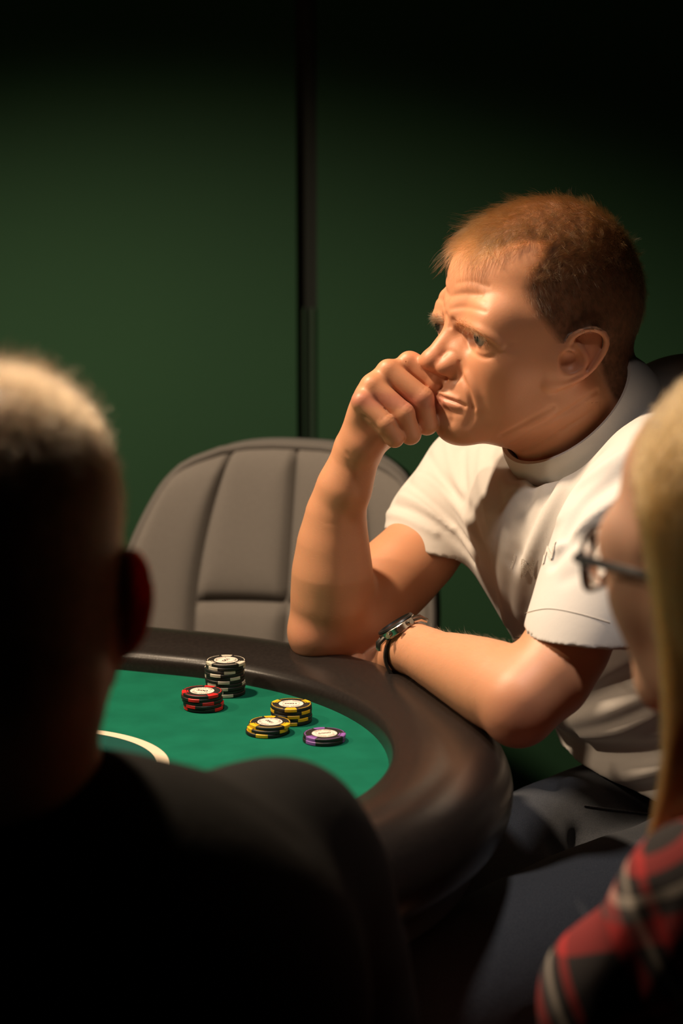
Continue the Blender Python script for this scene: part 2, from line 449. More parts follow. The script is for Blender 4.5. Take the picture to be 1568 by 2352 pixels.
# ------------------------------------------------------------------ poker table
TC = np.array([-.275, 2.103]); AX = np.array([math.cos(math.radians(-20)), math.sin(math.radians(-20))]); NX = np.array([-AX[1], AX[0]])
TL = .95                                    # straight length; far end cap beyond the left of the frame
def stadium(R, n=64, c=TC, L=TL):
    out = []
    for i in range(n+1):
        g = -math.pi/2+math.pi*i/n; out.append(c+R*(math.cos(g)*AX+math.sin(g)*NX))
    for i in range(1, 12): out.append(c+R*NX-AX*L*i/12)
    for i in range(n+1):
        g = math.pi/2+math.pi*i/n; out.append(c-AX*L+R*(math.cos(g)*AX+math.sin(g)*NX))
    for i in range(1, 12): out.append(c-AX*L-R*NX+AX*L*i/12)
    return np.array(out)
RF = .318; TZ = .765
table = empty('poker_table', (TC[0]-.45, TC[1]+.16, 0), 'oval poker table with green felt, cream betting line and padded black rail', 'table')
def sweep(prof, name, m, parent, n=64, closed=True):
    """prof: list of (radius offset from felt edge, z)"""
    rings = [np.column_stack([stadium(RF+r, n), np.full(len(stadium(RF, n)), z)]) for r, z in prof]
    k = len(rings[0]); V = np.concatenate(rings); F = []
    q = len(prof)
    for i in range(q if closed else q-1):
        j = (i+1) % q
        for a in range(k): b_ = (a+1) % k; F.append((i*k+a, i*k+b_, j*k+b_, j*k+a))
    return mesh_from(name, V, F, m, parent)
def disc(R0, R1, z, name, m, parent, c=TC, L=TL, n=64):
    o_ = stadium(R1, n, c, L); k = len(o_)
    if R0 is None:
        V = np.column_stack([o_, np.full(k, z)]); F = [tuple(range(k))]
    else:
        i_ = stadium(R0, n, c, L); V = np.concatenate([np.column_stack([o_, np.full(k, z)]), np.column_stack([i_, np.full(k, z)])])
        F = [(a, (a+1) % k, k+(a+1) % k, k+a) for a in range(k)]
    return mesh_from(name, V, F, m, parent, False)
top = MB()
o_ = stadium(RF+.03); k = len(o_)
V = np.concatenate([np.column_stack([o_, np.full(k, TZ)]), np.column_stack([o_, np.full(k, TZ-.03)])])
mesh_from('felt_top', V, [tuple(range(k)), tuple(range(2*k-1, k-1, -1))]+[(a, k+a, k+(a+1) % k, (a+1) % k) for a in range(k)], M['felt'], table, False)
RC = TC+np.array([-.004, -.010])
disc(None, .114, TZ+.0004, 'inner_felt', M['felt_dark'], table, RC, TL-.02)
disc(.112, .1235, TZ+.0007, 'betting_line', M['line'], table, RC, TL-.02)
prof = []
ctrl = [(.000, .757), (.0005, .770), (.0025, .778), (.0075, .7830), (.017, .7865), (.034, .7920), (.056, .7955), (.076, .793), (.094, .784), (.106, .770), (.112, .752),
        (.110, .733), (.101, .716), (.085, .707), (.05, .705), (.02, .712), (.006, .73)]
prof = [tuple(p) for p in smooth_curve(ctrl, 3, closed=True)]
sweep(prof, 'rail', M['vinyl'], table)
sweep([(.045, .71), (.078, .71), (.078, .680), (.070, .676), (.045, .676)], 'apron', M['apron'], table)
for s, t in ((0, 1), (0, -1), (1, 1), (1, -1)):
    c = TC-AX*(TL*s)+NX*.2*t
    MB().tube([(c[0], c[1], 0), (c[0], c[1], .735)], .022, 16).build('leg', M['steel'], table)
SURF = []

# ------------------------------------------------------------------ grey chair at the far side
#@@CHAIR
def make_chair(loc, yaw, label):
    root = empty('upholstered_chair', loc, label, 'chair', None)
    ca, sa = math.cos(yaw), math.sin(yaw)
    def W(p):  # chair space: x right (seen from front), y back, z up
        x, y, z = p; return np.array([loc[0]+ca*x-sa*y, loc[1]+sa*x+ca*y, loc[2]+z])
    zb, zt_ = .47, .882; HW = .206
    def halfw(v):            # v 0 bottom .. 1 top: tapering towards a rounded top
        q = max(v-.45, 0)/.55
        return HW*(.97+.07*math.sin(min(v*2.6, 1.57))-.30*q**1.9-.05*max(v-.9, 0)**2*100)
    def pt(u, v, d):         # u -1..1
        x = u*halfw(v); z = zb+(zt_-zb)*v*(1-.075*abs(u)**3.2*v)
        y = .02+.10*v-.75*x*x*2.0 - d
        return W((x, y, z))
    us_seam = [-1, -.56, 0, .56, 1]
    def panel(u0, u1, v0, v1, name):
        nu, nv = 16, 22; V = []; F = []
        for j in range(nv+1):
            for i in range(nu+1):
                a, c = i/nu, j/nv; u = u0+(u1-u0)*a; v = v0+(v1-v0)*c
                ed = min((1-abs(2*a-1)**5), (1-abs(2*c-1)**5)); ed = max(ed, 0)**.5
                V.append(pt(u, v, .020*ed+.008))
        for j in range(nv):
            for i in range(nu): q = j*(nu+1)+i; F.append((q, q+1, q+nu+2, q+nu+1))
        mesh_from(name, V, F, M['grey'], root)
    panel(-1, -.56, 0, .985, 'back_panel'); panel(.56, 1, 0, .985, 'back_panel')
    for u0, u1 in ((-.56, 0), (0, .56)):
        panel(u0, u1, 0, .50, 'back_panel'); panel(u0, u1, .50, .985, 'back_panel')
    # shell behind
    nu, nv = 24, 30; V = []; F = []
    for side, d in ((0, .008), (1, -.035)):
        for j in range(nv+1):
            for i in range(nu+1): V.append(pt(-1+2*i/nu, j/nv*.99, d))
    K = (nu+1)*(nv+1)
    for j in range(nv):
        for i in range(nu):
            q = j*(nu+1)+i; F.append((q, q+1, q+nu+2, q+nu+1)); F.append((K+q, K+q+nu+1, K+q+nu+2, K+q+1))
    for j in range(nv):
        q = j*(nu+1); F.append((q, q+nu+1, K+q+nu+1, K+q)); q += nu; F.append((q, K+q, K+q+nu+1, q+nu+1))
    for i in range(nu):
        F.append((i, K+i, K+i+1, i+1)); q = nv*(nu+1)+i; F.append((q, q+1, K+q+1, K+q))
    mesh_from('back_shell', V, F, M['grey'], root)
    edge = [pt(-1, v, .012) for v in np.linspace(0, .985, 40)]+[pt(u, .985, .012) for u in np.linspace(-.9, .9, 9)]+[pt(1, v, .012) for v in np.linspace(.985, 0, 40)]
    MB().tube(edge, .0055, 8).build('piping', M['grey_dark'], root)
    # seat cushion
    V = []; F = []; n = 40
    prof = [(0, .475), (.6, .475), (.85, .47), (.97, .455), (1, .435), (.98, .41), (.9, .395), (0, .395)]
    for r, z in prof:
        for i in range(n):
            g = 2*math.pi*i/n; cx, cy = math.cos(g), math.sin(g); e = (abs(cx)**4+abs(cy)**4)**-.25
            V.append(W((.225*r*cx*e, -.19+.225*r*cy*e, z)))
    for j in range(len(prof)-1):
        for i in range(n): F.append((j*n+i, j*n+(i+1) % n, (j+1)*n+(i+1) % n, (j+1)*n+i))
    mesh_from('seat', V, F, M['grey'], root)
    for sx in (-1, 1):
        MB().tube([W((.19*sx, -.36, .40)), W((.215*sx, -.40, 0))], [.014, .010], 12).build('leg', M['steel'], root)
        MB().tube([W((.19*sx, .0, .40)), W((.21*sx, .06, 0))], [.014, .010], 12).build('leg', M['steel'], root)
        MB().tube([W((.212*sx, -.05, .40)), W((.222*sx, -.02, .50)), W((.222*sx, .00, .66))], .010, 12).build('back_strut', M['steel'], root)
    return root
make_chair((-.088, 3.03, 0), math.radians(-16), 'empty grey upholstered chair with stitched back panels behind the poker table')
make_chair((.635, 2.575, 0), math.radians(-60), 'grey upholstered chair the man in white sits on, right of the poker table')
#@@CHIPS
# ------------------------------------------------------------------ poker chips
CR, CH = .01985, .0033
def ring_text(txt, r, size, flip):
    V = []; F = []; n = len(txt); step = size*.80/r
    for i, ch in enumerate(txt):
        if ch == ' ': continue
        v, f = TX[(ch, size)]; a = (i-(n-1)/2)*step
        rot = -a if not flip else a
        c_, s_ = math.cos(rot), math.sin(rot); pos = np.array([math.sin(a)*r, math.cos(a)*r*(-1 if flip else 1)])
        k0 = len(V)
        for p in v: V.append((pos[0]+c_*p[0]-s_*p[1], pos[1]+s_*p[0]+c_*p[1], 0))
        F += [tuple(q+k0 for q in fc) for fc in f]
    return V, F
TX = {}
for ch in set('POKERCLUBFIXEDVALUE'): TX[(ch, .0023)] = text_mesh(ch, .0023)
def chip_meshes(kind, value):
    """mesh data shared by all chips of one kind, in chip space (base at z=0)"""
    me = {}
    b = MB(); b.lathe([(0, 0), (CR-.0005, 0), (CR, .0005), (CR, CH-.0005), (CR-.0005, CH), (0, CH)], 48)
    me['body'] = b
    sp = MB(); w_ = math.radians(17)
    pr = [(CR-.0042, CH-.0006), (CR-.0042, CH+.00008), (CR-.0004, CH+.00008), (CR+.00012, CH-.0004), (CR+.00012, .0004), (CR-.0004, -.00002), (CR-.0042, .0004)]
    sp.lathe(pr, 8, None, -w_, w_); k = len(pr)
    sp.F += [tuple(range(k)), tuple(range(9*k-1, 8*k-1, -1))]
    me['spot'] = sp
    ln = MB()
    for q in range(3):
        a = math.radians(120*q)
        ln.lathe([(CR-.0050-.0010, CH+.00005), (CR-.0050, CH+.00005)], 6, None, a-w_, a+w_)
        ln.lathe([(CR-.0017, CH+.00005), (CR-.0011, CH+.00005)], 10, None, a+w_+.12, a+math.radians(120)-w_-.12)
    me['line'] = ln
    lb = MB(); lb.lathe([(0, CH+.0001), (.0118, CH+.0001), (.0120, CH-.0001)], 40); me['label'] = lb
    tx = MB()
    v, f = text_mesh(value, .0062 if len(value) == 3 else .0050)
    tx.add([(p[0]*1.25, p[1], CH+.00018) for p in v], f)
    for t, fl in (('POKER CLUB', False), ('FIXED VALUE', True)):
        v, f = ring_text(t, .0098, .0023, fl); tx.add([(p[0], p[1], CH+.00018) for p in v], f)
    tx.lathe([(.0081, CH+.00016), (.0083, CH+.00016)], 40)
    me['text'] = tx
    return me
def chip_proto(kind, value, color):
    me = chip_meshes(kind, value); d = {}
    for nm, key, mt in (('poker_chip', 'body', 'chip'), ('edge_spot', 'spot', color), ('rim_lines', 'line', color), ('label_disc', 'label', 'chip_label'), ('lettering', 'text', 'chip_ink')):
        o = me[key].build(nm, M[mt]); d[nm] = o.data; bpy.data.objects.remove(o)
    return d
def put_chip(pro, x, y, z, rot, label, group, full=True, tilt=(0, 0)):
    o = bpy.data.objects.new('poker_chip', pro['poker_chip']); COL.objects.link(o)
    o.location = (x, y, z); o.rotation_euler = (tilt[0], tilt[1], rot); tag(o, label, 'poker chip', group)
    for q in range(3):
        c = bpy.data.objects.new('edge_spot', pro['edge_spot']); COL.objects.link(c); c.parent = o
        c.rotation_euler = (0, 0, math.radians(90+120*q))
    c = bpy.data.objects.new('rim_lines', pro['rim_lines']); COL.objects.link(c); c.parent = o; c.rotation_euler = (0, 0, math.radians(90))
    if full:
        for nm in ('label_disc', 'lettering'):
            c = bpy.data.objects.new(nm, pro[nm]); COL.objects.link(c); c.parent = o
    return o
ORD = ['lowest', 'second from the bottom', 'third from the bottom', 'fourth from the bottom', 'fifth from the bottom', 'sixth from the bottom',
       'seventh from the bottom', 'eighth from the bottom', 'ninth from the bottom', 'tenth from the bottom']
def stack(pro, cx, cy, rots, offs, topname, name, group, tilts=None):
    n = len(rots)
    for i in range(n):
        top_ = i == n-1
        lab = topname if top_ else '%s, %s' % (name, ORD[i])
        put_chip(pro, cx+offs[i][0]*.001, cy+offs[i][1]*.001, TZ+.0005+i*(CH+.0001), math.radians(rots[i]), lab, group, True, (tilts or {}).get(i, (0, 0)))
pw = chip_proto('white', '100', 'spot_white'); pr_ = chip_proto('red', '500', 'spot_red')
py_ = chip_proto('yellow', '1000', 'spot_yellow'); pp = chip_proto('purple', '5000', 'spot_purple')
c = Pz(518, 1592, TZ)
stack(pw, c[0], c[1], [68, 40, 52, 18, 60, 95, 34, 78, 22, 240],
      [(0, 0), (-.4, .3), (.2, 0), (-.3, .2), (-.8, 0), (-.5, .3), (-.9, 0), (-.7, .2), (.2, 0), (.6, .2)],
      'top chip of tall stack, black and cream, marked 100', 'black and cream chip in the tall stack by the rail', 'black and cream chips in the tall stack')
c = Pz(466, 1626, TZ)
stack(pr_, c[0], c[1], [-8, 22, 80, 40, -22], [(1.2, 0), (.6, -.4), (-.3, .3), (-1.4, .2), (-.6, .6)],
      'top chip of red and black stack, marked 500', 'red and black chip in the stack before the tall stack', 'red and black chips in one stack')
c = Pz(669, 1656, TZ)
stack(py_, c[0], c[1], [60, 96, 188, 228, 180], [(0, 0), (.3, .2), (-.2, 0), (.0, .2), (-.2, 0)],
      'top chip of taller yellow and black stack, marked 1000', 'yellow and black chip in the taller yellow stack', 'yellow and black chips in the taller stack')
c = Pz(616, 1683, TZ)
stack(py_, c[0], c[1], [168, 112, 122], [(-1.6, -.4), (.0, 0), (1.6, 1.0)],
      'top chip of low fanned yellow and black stack, marked 1000', 'yellow and black chip in the low fanned stack', 'yellow and black chips in the low stack')
c = Pz(745, 1701, TZ)
stack(pp, c[0], c[1], [20, 17], [(-.6, -.5), (0, 0)],
      'upper purple and black chip, marked 5000, nearest the rail end', 'purple and black chip under the one marked 5000', 'purple and black chips')

#@@MAN
# ================================================================== the man in the white T-shirt
man = empty('person', (.38, 2.45, 0), 'man in white T-shirt and dark jeans leaning on table, right fist at mouth', 'person')
H = P(1239, 812, 2.40)
yaw, pit, rol = math.radians(20), math.radians(5), math.radians(0)
f_ = np.array([-math.cos(yaw)*math.cos(pit), -math.sin(yaw)*math.cos(pit), math.sin(pit)])
l_ = unit(np.cross([0, 0, 1], f_)); u_ = np.cross(f_, l_)
HR = np.stack([f_, l_, u_], 1)
def hd(p): return H+HR @ np.array(p, float)
def to_head(X): return (X-H) @ HR

def head_ops(S, o, R, ear=True, female=False):
    S.frame(o, R)
    S.ell((-.006, 0, .056), (.097, .0750, .097), .02)
    S.ell((.040, 0, .068), (.058, .060, .056), .03)
    S.ell((.020, 0, .005), (.060, .066, .060), .03)
    S.ell((.048, 0, -.022), (.048, .054, .060), .03)
    for t in (-1, 1):
        S.cone((.0915, .010*t, .037), (.072, .045*t, .036), .0105, .0115, .016)
        S.cone((.075, .045*t, .034), (.066, .051*t, .002), .0100, .0110, .022)
        S.cone((.075, .044*t, .036), (.040, .055*t, .036), .0115, .0120, .026)
        S.ell((.054, .0525*t, .028), (.028, .0150, .026), .026)
        S.ell((.056, .044*t, -.012), (.024, .019, .020), .024)
        S.cone((.050, .050*t, -.006), (.012, .0635*t, -.002), .012, .011, .03)
        S.cone((.010, .056*t, -.008), (.012, .050*t, -.047), .018, .017, .02)
        S.cone((.012, .049*t, -.048), (.074, .016*t, -.0725), .017, .016, .02)
    S.ell((.074, 0, -.050), (.030, .031, .032), .022)
    S.ell((.085, 0, -.0755), (.0170, .021, .016), .016)
    # nose
    S.cone((.0885, 0, .030), (.1145, 0, -.008), .0085, .0090, .010)
    S.ell((.1165, 0, -.0115), (.0105, .0105, .0100), .006)
    for t in (-1, 1):
        S.ell((.1030, .0122*t, -.0170), (.0125, .0070, .0080), .006)
        S.ell((.1055, .0075*t, -.0265), (.0060, .0035, .0045), .003, 's')
        S.cone((.084, .011*t, .020), (.097, .0125*t, -.008), .0095, .0085, .012)
    S.cone((.110, 0, -.020), (.100, 0, -.028), .0045, .006, .006)
    # eye sockets, lids
    for t in (-1, 1):
        S.bump((.089, .031*t, .014), (.014, .017, .011), -.0075)
        S.bump((.090, .0150*t, .022), (.010, .007, .010), -.004)
        S.ell((.0680, .0345*t, .0165), (.0140, .0150, .0135), .008)
        if female: S.ell((.0835, .0365*t, .0130), (.0110, .0140, .0031), .0012, 's', Ry(.10) @ Rx(-.10*t))
        S.chain([((.0890, .020*t, .0250), .0050), ((.0855, .034*t, .0250), .0058), ((.0745, .050*t, .0195), .0056)], .006)      # heavy upper lid fold
        if female: S.grv([(.0840, .021*t, .003), (.0820, .034*t, -.0040), (.073, .048*t, .001)], .0030, -.0016)
        if female: S.bump((.0795, .036*t, .0015), (.008, .012, .0035), .0016)
        if female: S.grv([(.076, .050*t, .010), (.066, .058*t, .006)], .0018, -.0008); S.grv([(.076, .050*t, .012), (.066, .058*t, .013)], .0018, -.0008)
    # lips
    up = [(.1035, 0, -.0455), (.0980, .014, -.0475), (.0835, .0285, -.0515)]
    lo = [(.1000, 0, -.0555), (.0950, .014, -.0560), (.0840, .0265, -.0535)]
    for t in (-1, 1):
        S.chain([((a, b*t, c), r) for (a, b, c), r in zip(up, (.0052, .0048, .003))], .005)
        S.chain([((a, b*t, c), r) for (a, b, c), r in zip(lo, (.0055, .0050, .003))], .005)
        if female: S.grv([(.1085, 0, -.0510), (.1020, .015*t, -.0518), (.0860, .0300*t, -.0535)], .0018, -.0030)
        if female: S.grv([(.100, .020*t, -.022), (.0905, .030*t, -.040), (.084, .0345*t, -.053)], .0035, -.0020)
        S.bump((.086, .036*t, -.036), (.012, .008, .014), .0022)
        S.bump((.045, .066*t, .050), (.026, .014, .024), -.0012)
        S.ell((.036, .044*t, -.036), (.034, .016, .030), .02)
    S.grv([(.094, -.018, -.0675), (.098, 0, -.0665), (.094, .018, -.0675)], .005, -.0026)
    # ears
    if ear:
        for t in (-1, 1):
            E = lambda zx, zy, out=0.0: (-(zx-785)/9.22/2330*1.15+.0005, (.0715+(zx-300)/1000*.011+out)*t, -(zy-800)/9.22/2330*1.10+.006)
            helix = [(600, 760, -.004), (640, 620, 0), (700, 420, .003), (850, 290, .004), (1030, 225, .005), (1220, 270, .005), (1320, 400, .005), (1320, 560, .005), (1240, 760, .005),
                     (1140, 930, .005), (1010, 1090, .004), (840, 1220, .003), (640, 1320, .001)]
            hc_ = smooth_curve([E(a, b_, c_) for a, b_, c_ in helix], 3)
            S.ell(E(860, 760, -.0015), (.0180, .0042, .033), .006, 'u', Rear(t))
            S.chain([(p, .0033) for p in hc_], .0022)
            S.ell(E(430, 1270, -.001), (.0085, .0045, .0100), .005)
            S.chain([(E(640, 1300), .004), (E(480, 1350), .0045), (E(330, 1330, -.001), .004)], .004)
            anti = [(800, 520, .001), (930, 660, .0035), (1000, 820, .004), (980, 960, .004), (860, 1060, .003), (700, 1120, .002), (520, 1150, .001)]
            S.chain([(p, .0030) for p in smooth_curve([E(a, b_, c_) for a, b_, c_ in anti], 2)], .003)
            S.ell(E(690, 870, .005), (.0105, .0085, .0105), .004, 's')
            S.ell(E(1000, 420, .0065), (.0075, .0042, .0065), .003, 's')
            S.chain([(E(1180, 520, .006), .0022), (E(1130, 780, .006), .0022), (E(1020, 990, .006), .002)], .002, 's')
            S.ell(E(430, 930, .0005), (.0055, .0045, .0070), .004)
    S.frame()
def Rx(a): c_, s_ = math.cos(a), math.sin(a); return np.array([[1., 0, 0], [0, c_, -s_], [0, s_, c_]])
def Ry(a): c_, s_ = math.cos(a), math.sin(a); return np.array([[c_, 0, s_], [0, 1, 0], [-s_, 0, c_]])
def Rear(t):
    a = math.radians(36); u = np.array([-math.sin(a), .1*t, math.cos(a)]); u = unit(u); n = unit(np.array([.32, t, .15])); f = unit(np.cross(n, u)); n = np.cross(u, f)
    return np.stack([f, n, u], 1)

B_ = Field()
head_ops(B_, H, HR)
# neck
CC = P(1335, 945, 2.42); NK = unit([-.61, -.35, .71]); NB = CC-NK*.022; CC = P(1322, 956, 2.408)
B_.cone(hd((-.030, 0, -.030)), NB, .058, .061, .03); B_.cone(hd((.020, 0, -.058)), NB+NK*.01, .036, .052, .03)

SJ = P(1232, 1075, 2.385)
B_.cone(hd((-.022, .058, -.030)), SJ, .014, .011, .022)
B_.cone(hd((-.022, -.058, -.030)), P(1225, 1050, 2.45), .012, .011, .022)
# fine lines of the face and neck, laid on the surface of the head as built so far (and mirrored to the other side)
_hv, _hf = B_.mesh(.0030); mesh_from.extra = []
_hs = BVHTree.FromPolygons([tuple(v) for v in _hv], [tuple(int(i) for i in f) for f in _hf])
def on_head(x, y):
    h_ = _hs.ray_cast(Vector(_C), Vector(unit(P(x, y, 3.)-_C))); return (np.array(h_[0]), np.array(h_[1])) if h_[0] is not None else (None, None)
def line(pix, r, a, mirror=True, sink=0.0):
    pts = []
    for x, y in (smooth_curve(pix, 4) if len(pix) > 2 else pix):
        p, n = on_head(x, y)
        if p is not None and (not pts or np.linalg.norm(p-pts[-1]) < .03): pts.append(p-n*sink)
    if len(pts) < 2: return
    B_.grv(pts, r, a)
    if mirror:
        hq = to_head(np.array(pts)); hq[:, 1] *= -1; B_.grv([hd(q) for q in hq], r, a)
ep, en = on_head(1103, 775); eu = to_head(ep[None])[0]
nl = np.array([.80, .60, 0])
EYE = [(eu-nl*.0112)*np.array([1, t, 1]) for t in (-1, 1)]
for t in (-1, 1):
    m_ = np.array([1, t, 1]); ax0 = unit(np.array([-.62, .76, -.30])*m_); ax2 = unit(np.array([.1, .05*t, 1.])-ax0*np.dot(np.array([.1, .05*t, 1.]), ax0)); ax1 = np.cross(ax2, ax0)
    B_.frame(H, HR); B_.ell((eu-nl*.0012)*m_, (.0085, .0075, .0017), .0010, 's', np.stack([ax0, ax1, ax2], 1)); B_.frame()
line([(1070, 750), (1084, 758), (1104, 768), (1124, 781), (1144, 796)], .0018, -.0014)       # under the hooded lid
line([(1056, 743), (1072, 746), (1088, 753), (1108, 762), (1130, 776), (1148, 791)], .0044, .0040)
line([(1086, 788), (1100, 796), (1116, 797)], .0022, .0012)                                   # lower lid rim
line([(1072, 776), (1078, 797), (1092, 813), (1112, 822), (1134, 818)], .0024, -.0012)        # bag
line([(1080, 790), (1092, 804), (1112, 809), (1128, 806)], .0040, .0008)
for pl in ([(1144, 796), (1168, 800), (1190, 806)], [(1146, 790), (1172, 788), (1195, 787)], [(1142, 802), (1160, 814), (1178, 826)]): line(pl, .0014, -.0004)
line([(1010, 909), (1022, 915), (1038, 920), (1054, 926), (1067, 933)], .0017, -.0034)        # mouth line
line([(1020, 925), (1036, 930), (1052, 934)], .0036, .0022); line([(1014, 905), (1032, 911), (1050, 918)], .0034, .0014)
line([(1022, 944), (1038, 948), (1052, 948)], .0034, -.0008)
line([(1060, 862), (1071, 885), (1080, 910), (1086, 936)], .0026, -.0024)                     # nose to mouth fold
line([(1072, 862), (1083, 885), (1092, 910), (1098, 938)], .0050, .0016)
line([(1085, 940), (1082, 960), (1072, 978)], .0034, -.0014)
line([(1056, 832), (1061, 850), (1056, 868), (1046, 874)], .0020, -.0016); line([(1014, 818), (1030, 806), (1046, 812), (1056, 828)], .0024, -.0006)
line([(1036, 680), (1068, 674), (1106, 678)], .0022, -.0007); line([(1034, 710), (1070, 706), (1114, 716)], .0022, -.0008)
line([(1050, 650), (1084, 646), (1122, 658)], .0020, -.0005); line([(1036, 695), (1070, 690), (1108, 697)], .0034, .0006); line([(1045, 664), (1080, 660), (1112, 667)], .0032, .0004)
line([(1024, 722), (1030, 738), (1033, 750)], .0022, -.0014, False); line([(1040, 735), (1056, 742), (1068, 748)], .0030, -.0016)
for pl in ([(1175, 1018), (1230, 985), (1300, 945), (1370, 898)], [(1190, 1042), (1250, 1010), (1320, 968), (1390, 915)], [(1205, 1056), (1270, 1030), (1345, 980)], [(1150, 1000), (1210, 968), (1270, 935)]):
    line(pl, .0024, -.0012, False)
# trunk under the shirt
B_.cone(NB, P(1400, 1250, 2.45), .06, .08, .05); B_.cone(P(1400, 1250, 2.45), P(1520, 1620, 2.46), .075, .06, .05)
# right arm (far), elbow on the rail
SR = P(1075, 1100, 2.56); ER = P(752, 1436, 2.405)
B_.chain([(SR, .040), (P(982, 1247, 2.503), .0425), (P(885, 1345, 2.458), .0455), (P(805, 1420, 2.425), .046), (ER, .0415)], .02)
ra = [(ER, .0415), (P(763, 1350, 2.395), .0425), (P(763, 1290, 2.39), .0405), (P(769, 1195, 2.385), .0325), (P(788, 1110, 2.375), .0265), (P(806, 1056, 2.37), .0245)]
B_.chain(ra, .012)
B_.cone(P(800, 1120, 2.372), P(822, 1046, 2.372), .022, .021, .012)
B_.ell(P(722, 1463, 2.392), (.019, .022, .017), .02); B_.cone(P(730, 1466, 2.40), P(800, 1480, 2.43), .016, .02, .025)
B_.bump(P(800, 1300, 2.36), (.012, .02, .06), -.002)
# right fist
FY = {'i': 2.374, 'm': 2.359, 'r': 2.346, 'p': 2.335}
fing = {'i': [(941, 835, 0), (998, 878, -.006), (1004, 938, .000), (974, 950, .016)],
        'm': [(893, 855, 0), (969, 915, -.007), (980, 974, -.002), (950, 972, .016)],
        'r': [(856, 889, 0), (926, 950, -.007), (942, 997, -.002), (915, 990, .015)],
        'p': [(833, 925, 0), (883, 974, -.006), (906, 1006, -.002), (884, 996, .012)]}
frad = {'i': (.0124, .0108, .0100, .0084), 'm': (.0130, .0115, .0106, .0088), 'r': (.0124, .0110, .0102, .0085), 'p': (.0110, .0098, .0090, .0076)}
WR = P(815, 1040, 2.37)
B_.ell(P(862, 945, 2.372), (.024, .030, .036), .012, R=None); B_.ell(P(925, 960, 2.376), (.026, .022, .024), .010)
for k_ in 'imrp':
    mc = fing[k_][0]; B_.cone(P(826, 1022, 2.372+(FY[k_]-2.355)*.5), P(mc[0], mc[1], FY[k_]+.004), .017, frad[k_][0], .014)
B_.cone(P(838, 1018, 2.352), P(872, 988, 2.348), .0165, .0155, .012)           # heel of the hand
B_.cone(P(842, 1015, 2.39), P(905, 985, 2.392), .017, .013, .012)
for k_ in 'imrp':
    p4 = [P(x, y, FY[k_]+dy) for x, y, dy in fing[k_]]
    r4 = frad[k_]
    B_.cone(p4[0], p4[1], r4[0]*.93, r4[1], .0022)
    B_.cone(p4[1], p4[2], r4[1]*.99, r4[2], .003); B_.cone(p4[2], p4[3], r4[2], r4[3], .003)
    # knuckle on the back of the hand and creases at the middle joint
    d1 = unit(p4[1]-p4[0]); 
    B_.bump(p4[0]+np.array([-.005, -.006, .009]), .008, .0016)
    for q in (-.004, -.001, .002):
        cpt = p4[1]+d1*q; nrm = unit(np.array([.35, -.6, .7])); nrm = unit(nrm-d1*np.dot(nrm, d1)); sd = np.cross(d1, nrm)
        B_.grv([cpt+nrm*r4[1]*.8-sd*.006, cpt+nrm*r4[1]*1.0, cpt+nrm*r4[1]*.8+sd*.006], .0009, -.0006)
B_.chain([(P(850, 1005, 2.398), .015), (P(905, 962, 2.404), .0115), (P(950, 965, 2.400), .0105), (P(975, 975, 2.392), .009)], .008)   # thumb, tucked behind
B_.grv([P(838, 952, 2.33), P(848, 972, 2.325), P(868, 984, 2.325)], .003, -.002)
for q in range(3):
    B_.grv([P(772+q*10, 1025+q*9, 2.345), P(800+q*10, 1040+q*10, 2.343), P(838+q*6, 1050+q*9, 2.35)], .0016, -.0004)
# left arm (near), forearm lying on the rail
SL = P(1512, 1105, 2.275); EL = P(1196, 1612, 2.105)
B_.chain([(SL, .040), (P(1385, 1300, 2.185), .040), (P(1308, 1472, 2.145), .0405), (P(1262, 1550, 2.125), .0415), (EL, .0385)], .02)
WL = P(942, 1494, 2.315)
la = [(EL, .0385), (P(1145, 1578, 2.15), .0420), (P(1080, 1548, 2.20), .0370), (P(1020, 1524, 2.25), .0310), (P(968, 1504, 2.293), .0255), (WL, .0235)]
B_.chain(la, .014)
B_.ell(P(1186, 1662, 2.098), (.020, .022, .017), .02)
B_.cone(P(985, 1487, 2.28), P(955, 1474, 2.31), .017, .018, .01)
# left hand hanging over the far edge of the rail
HLc = P(905, 1520, 2.375)
B_.cone(WL, HLc, .0235, .022, .012); B_.ell(HLc+np.array([-.012, .018, -.012]), (.026, .036, .018), .012)
hb = HLc+np.array([-.02, .045, -.02]); hx = unit([.95, .3, 0]); hy = unit([-.28, .80, -.5])
for q, (off_, ln_, rr) in enumerate(((-.030, .068, .0085), (-.010, .078, .009), (.010, .074, .0088), (.028, .058, .0078))):
    a0 = hb+hx*off_; a1 = a0+hy*ln_*.5; a2 = a1+unit(hy+np.array([0, 0, -.6]))*ln_*.3; a3 = a2+unit(hy+np.array([0, 0, -1.4]))*ln_*.25
    B_.chain([(a0-hy*.03, .012), (a0, .0105), (a1, rr), (a2, rr*.93), (a3, rr*.85)], .003)
tb = HLc+np.array([.012, .012, -.006]); B_.chain([(tb, .014), (tb+np.array([.022, .030, -.014]), .0105), (tb+np.array([.02, .056, -.028]), .009)], .006)

V, F = B_.mesh(.00135)
body = mesh_from('body', V, F, M['skin'], man)
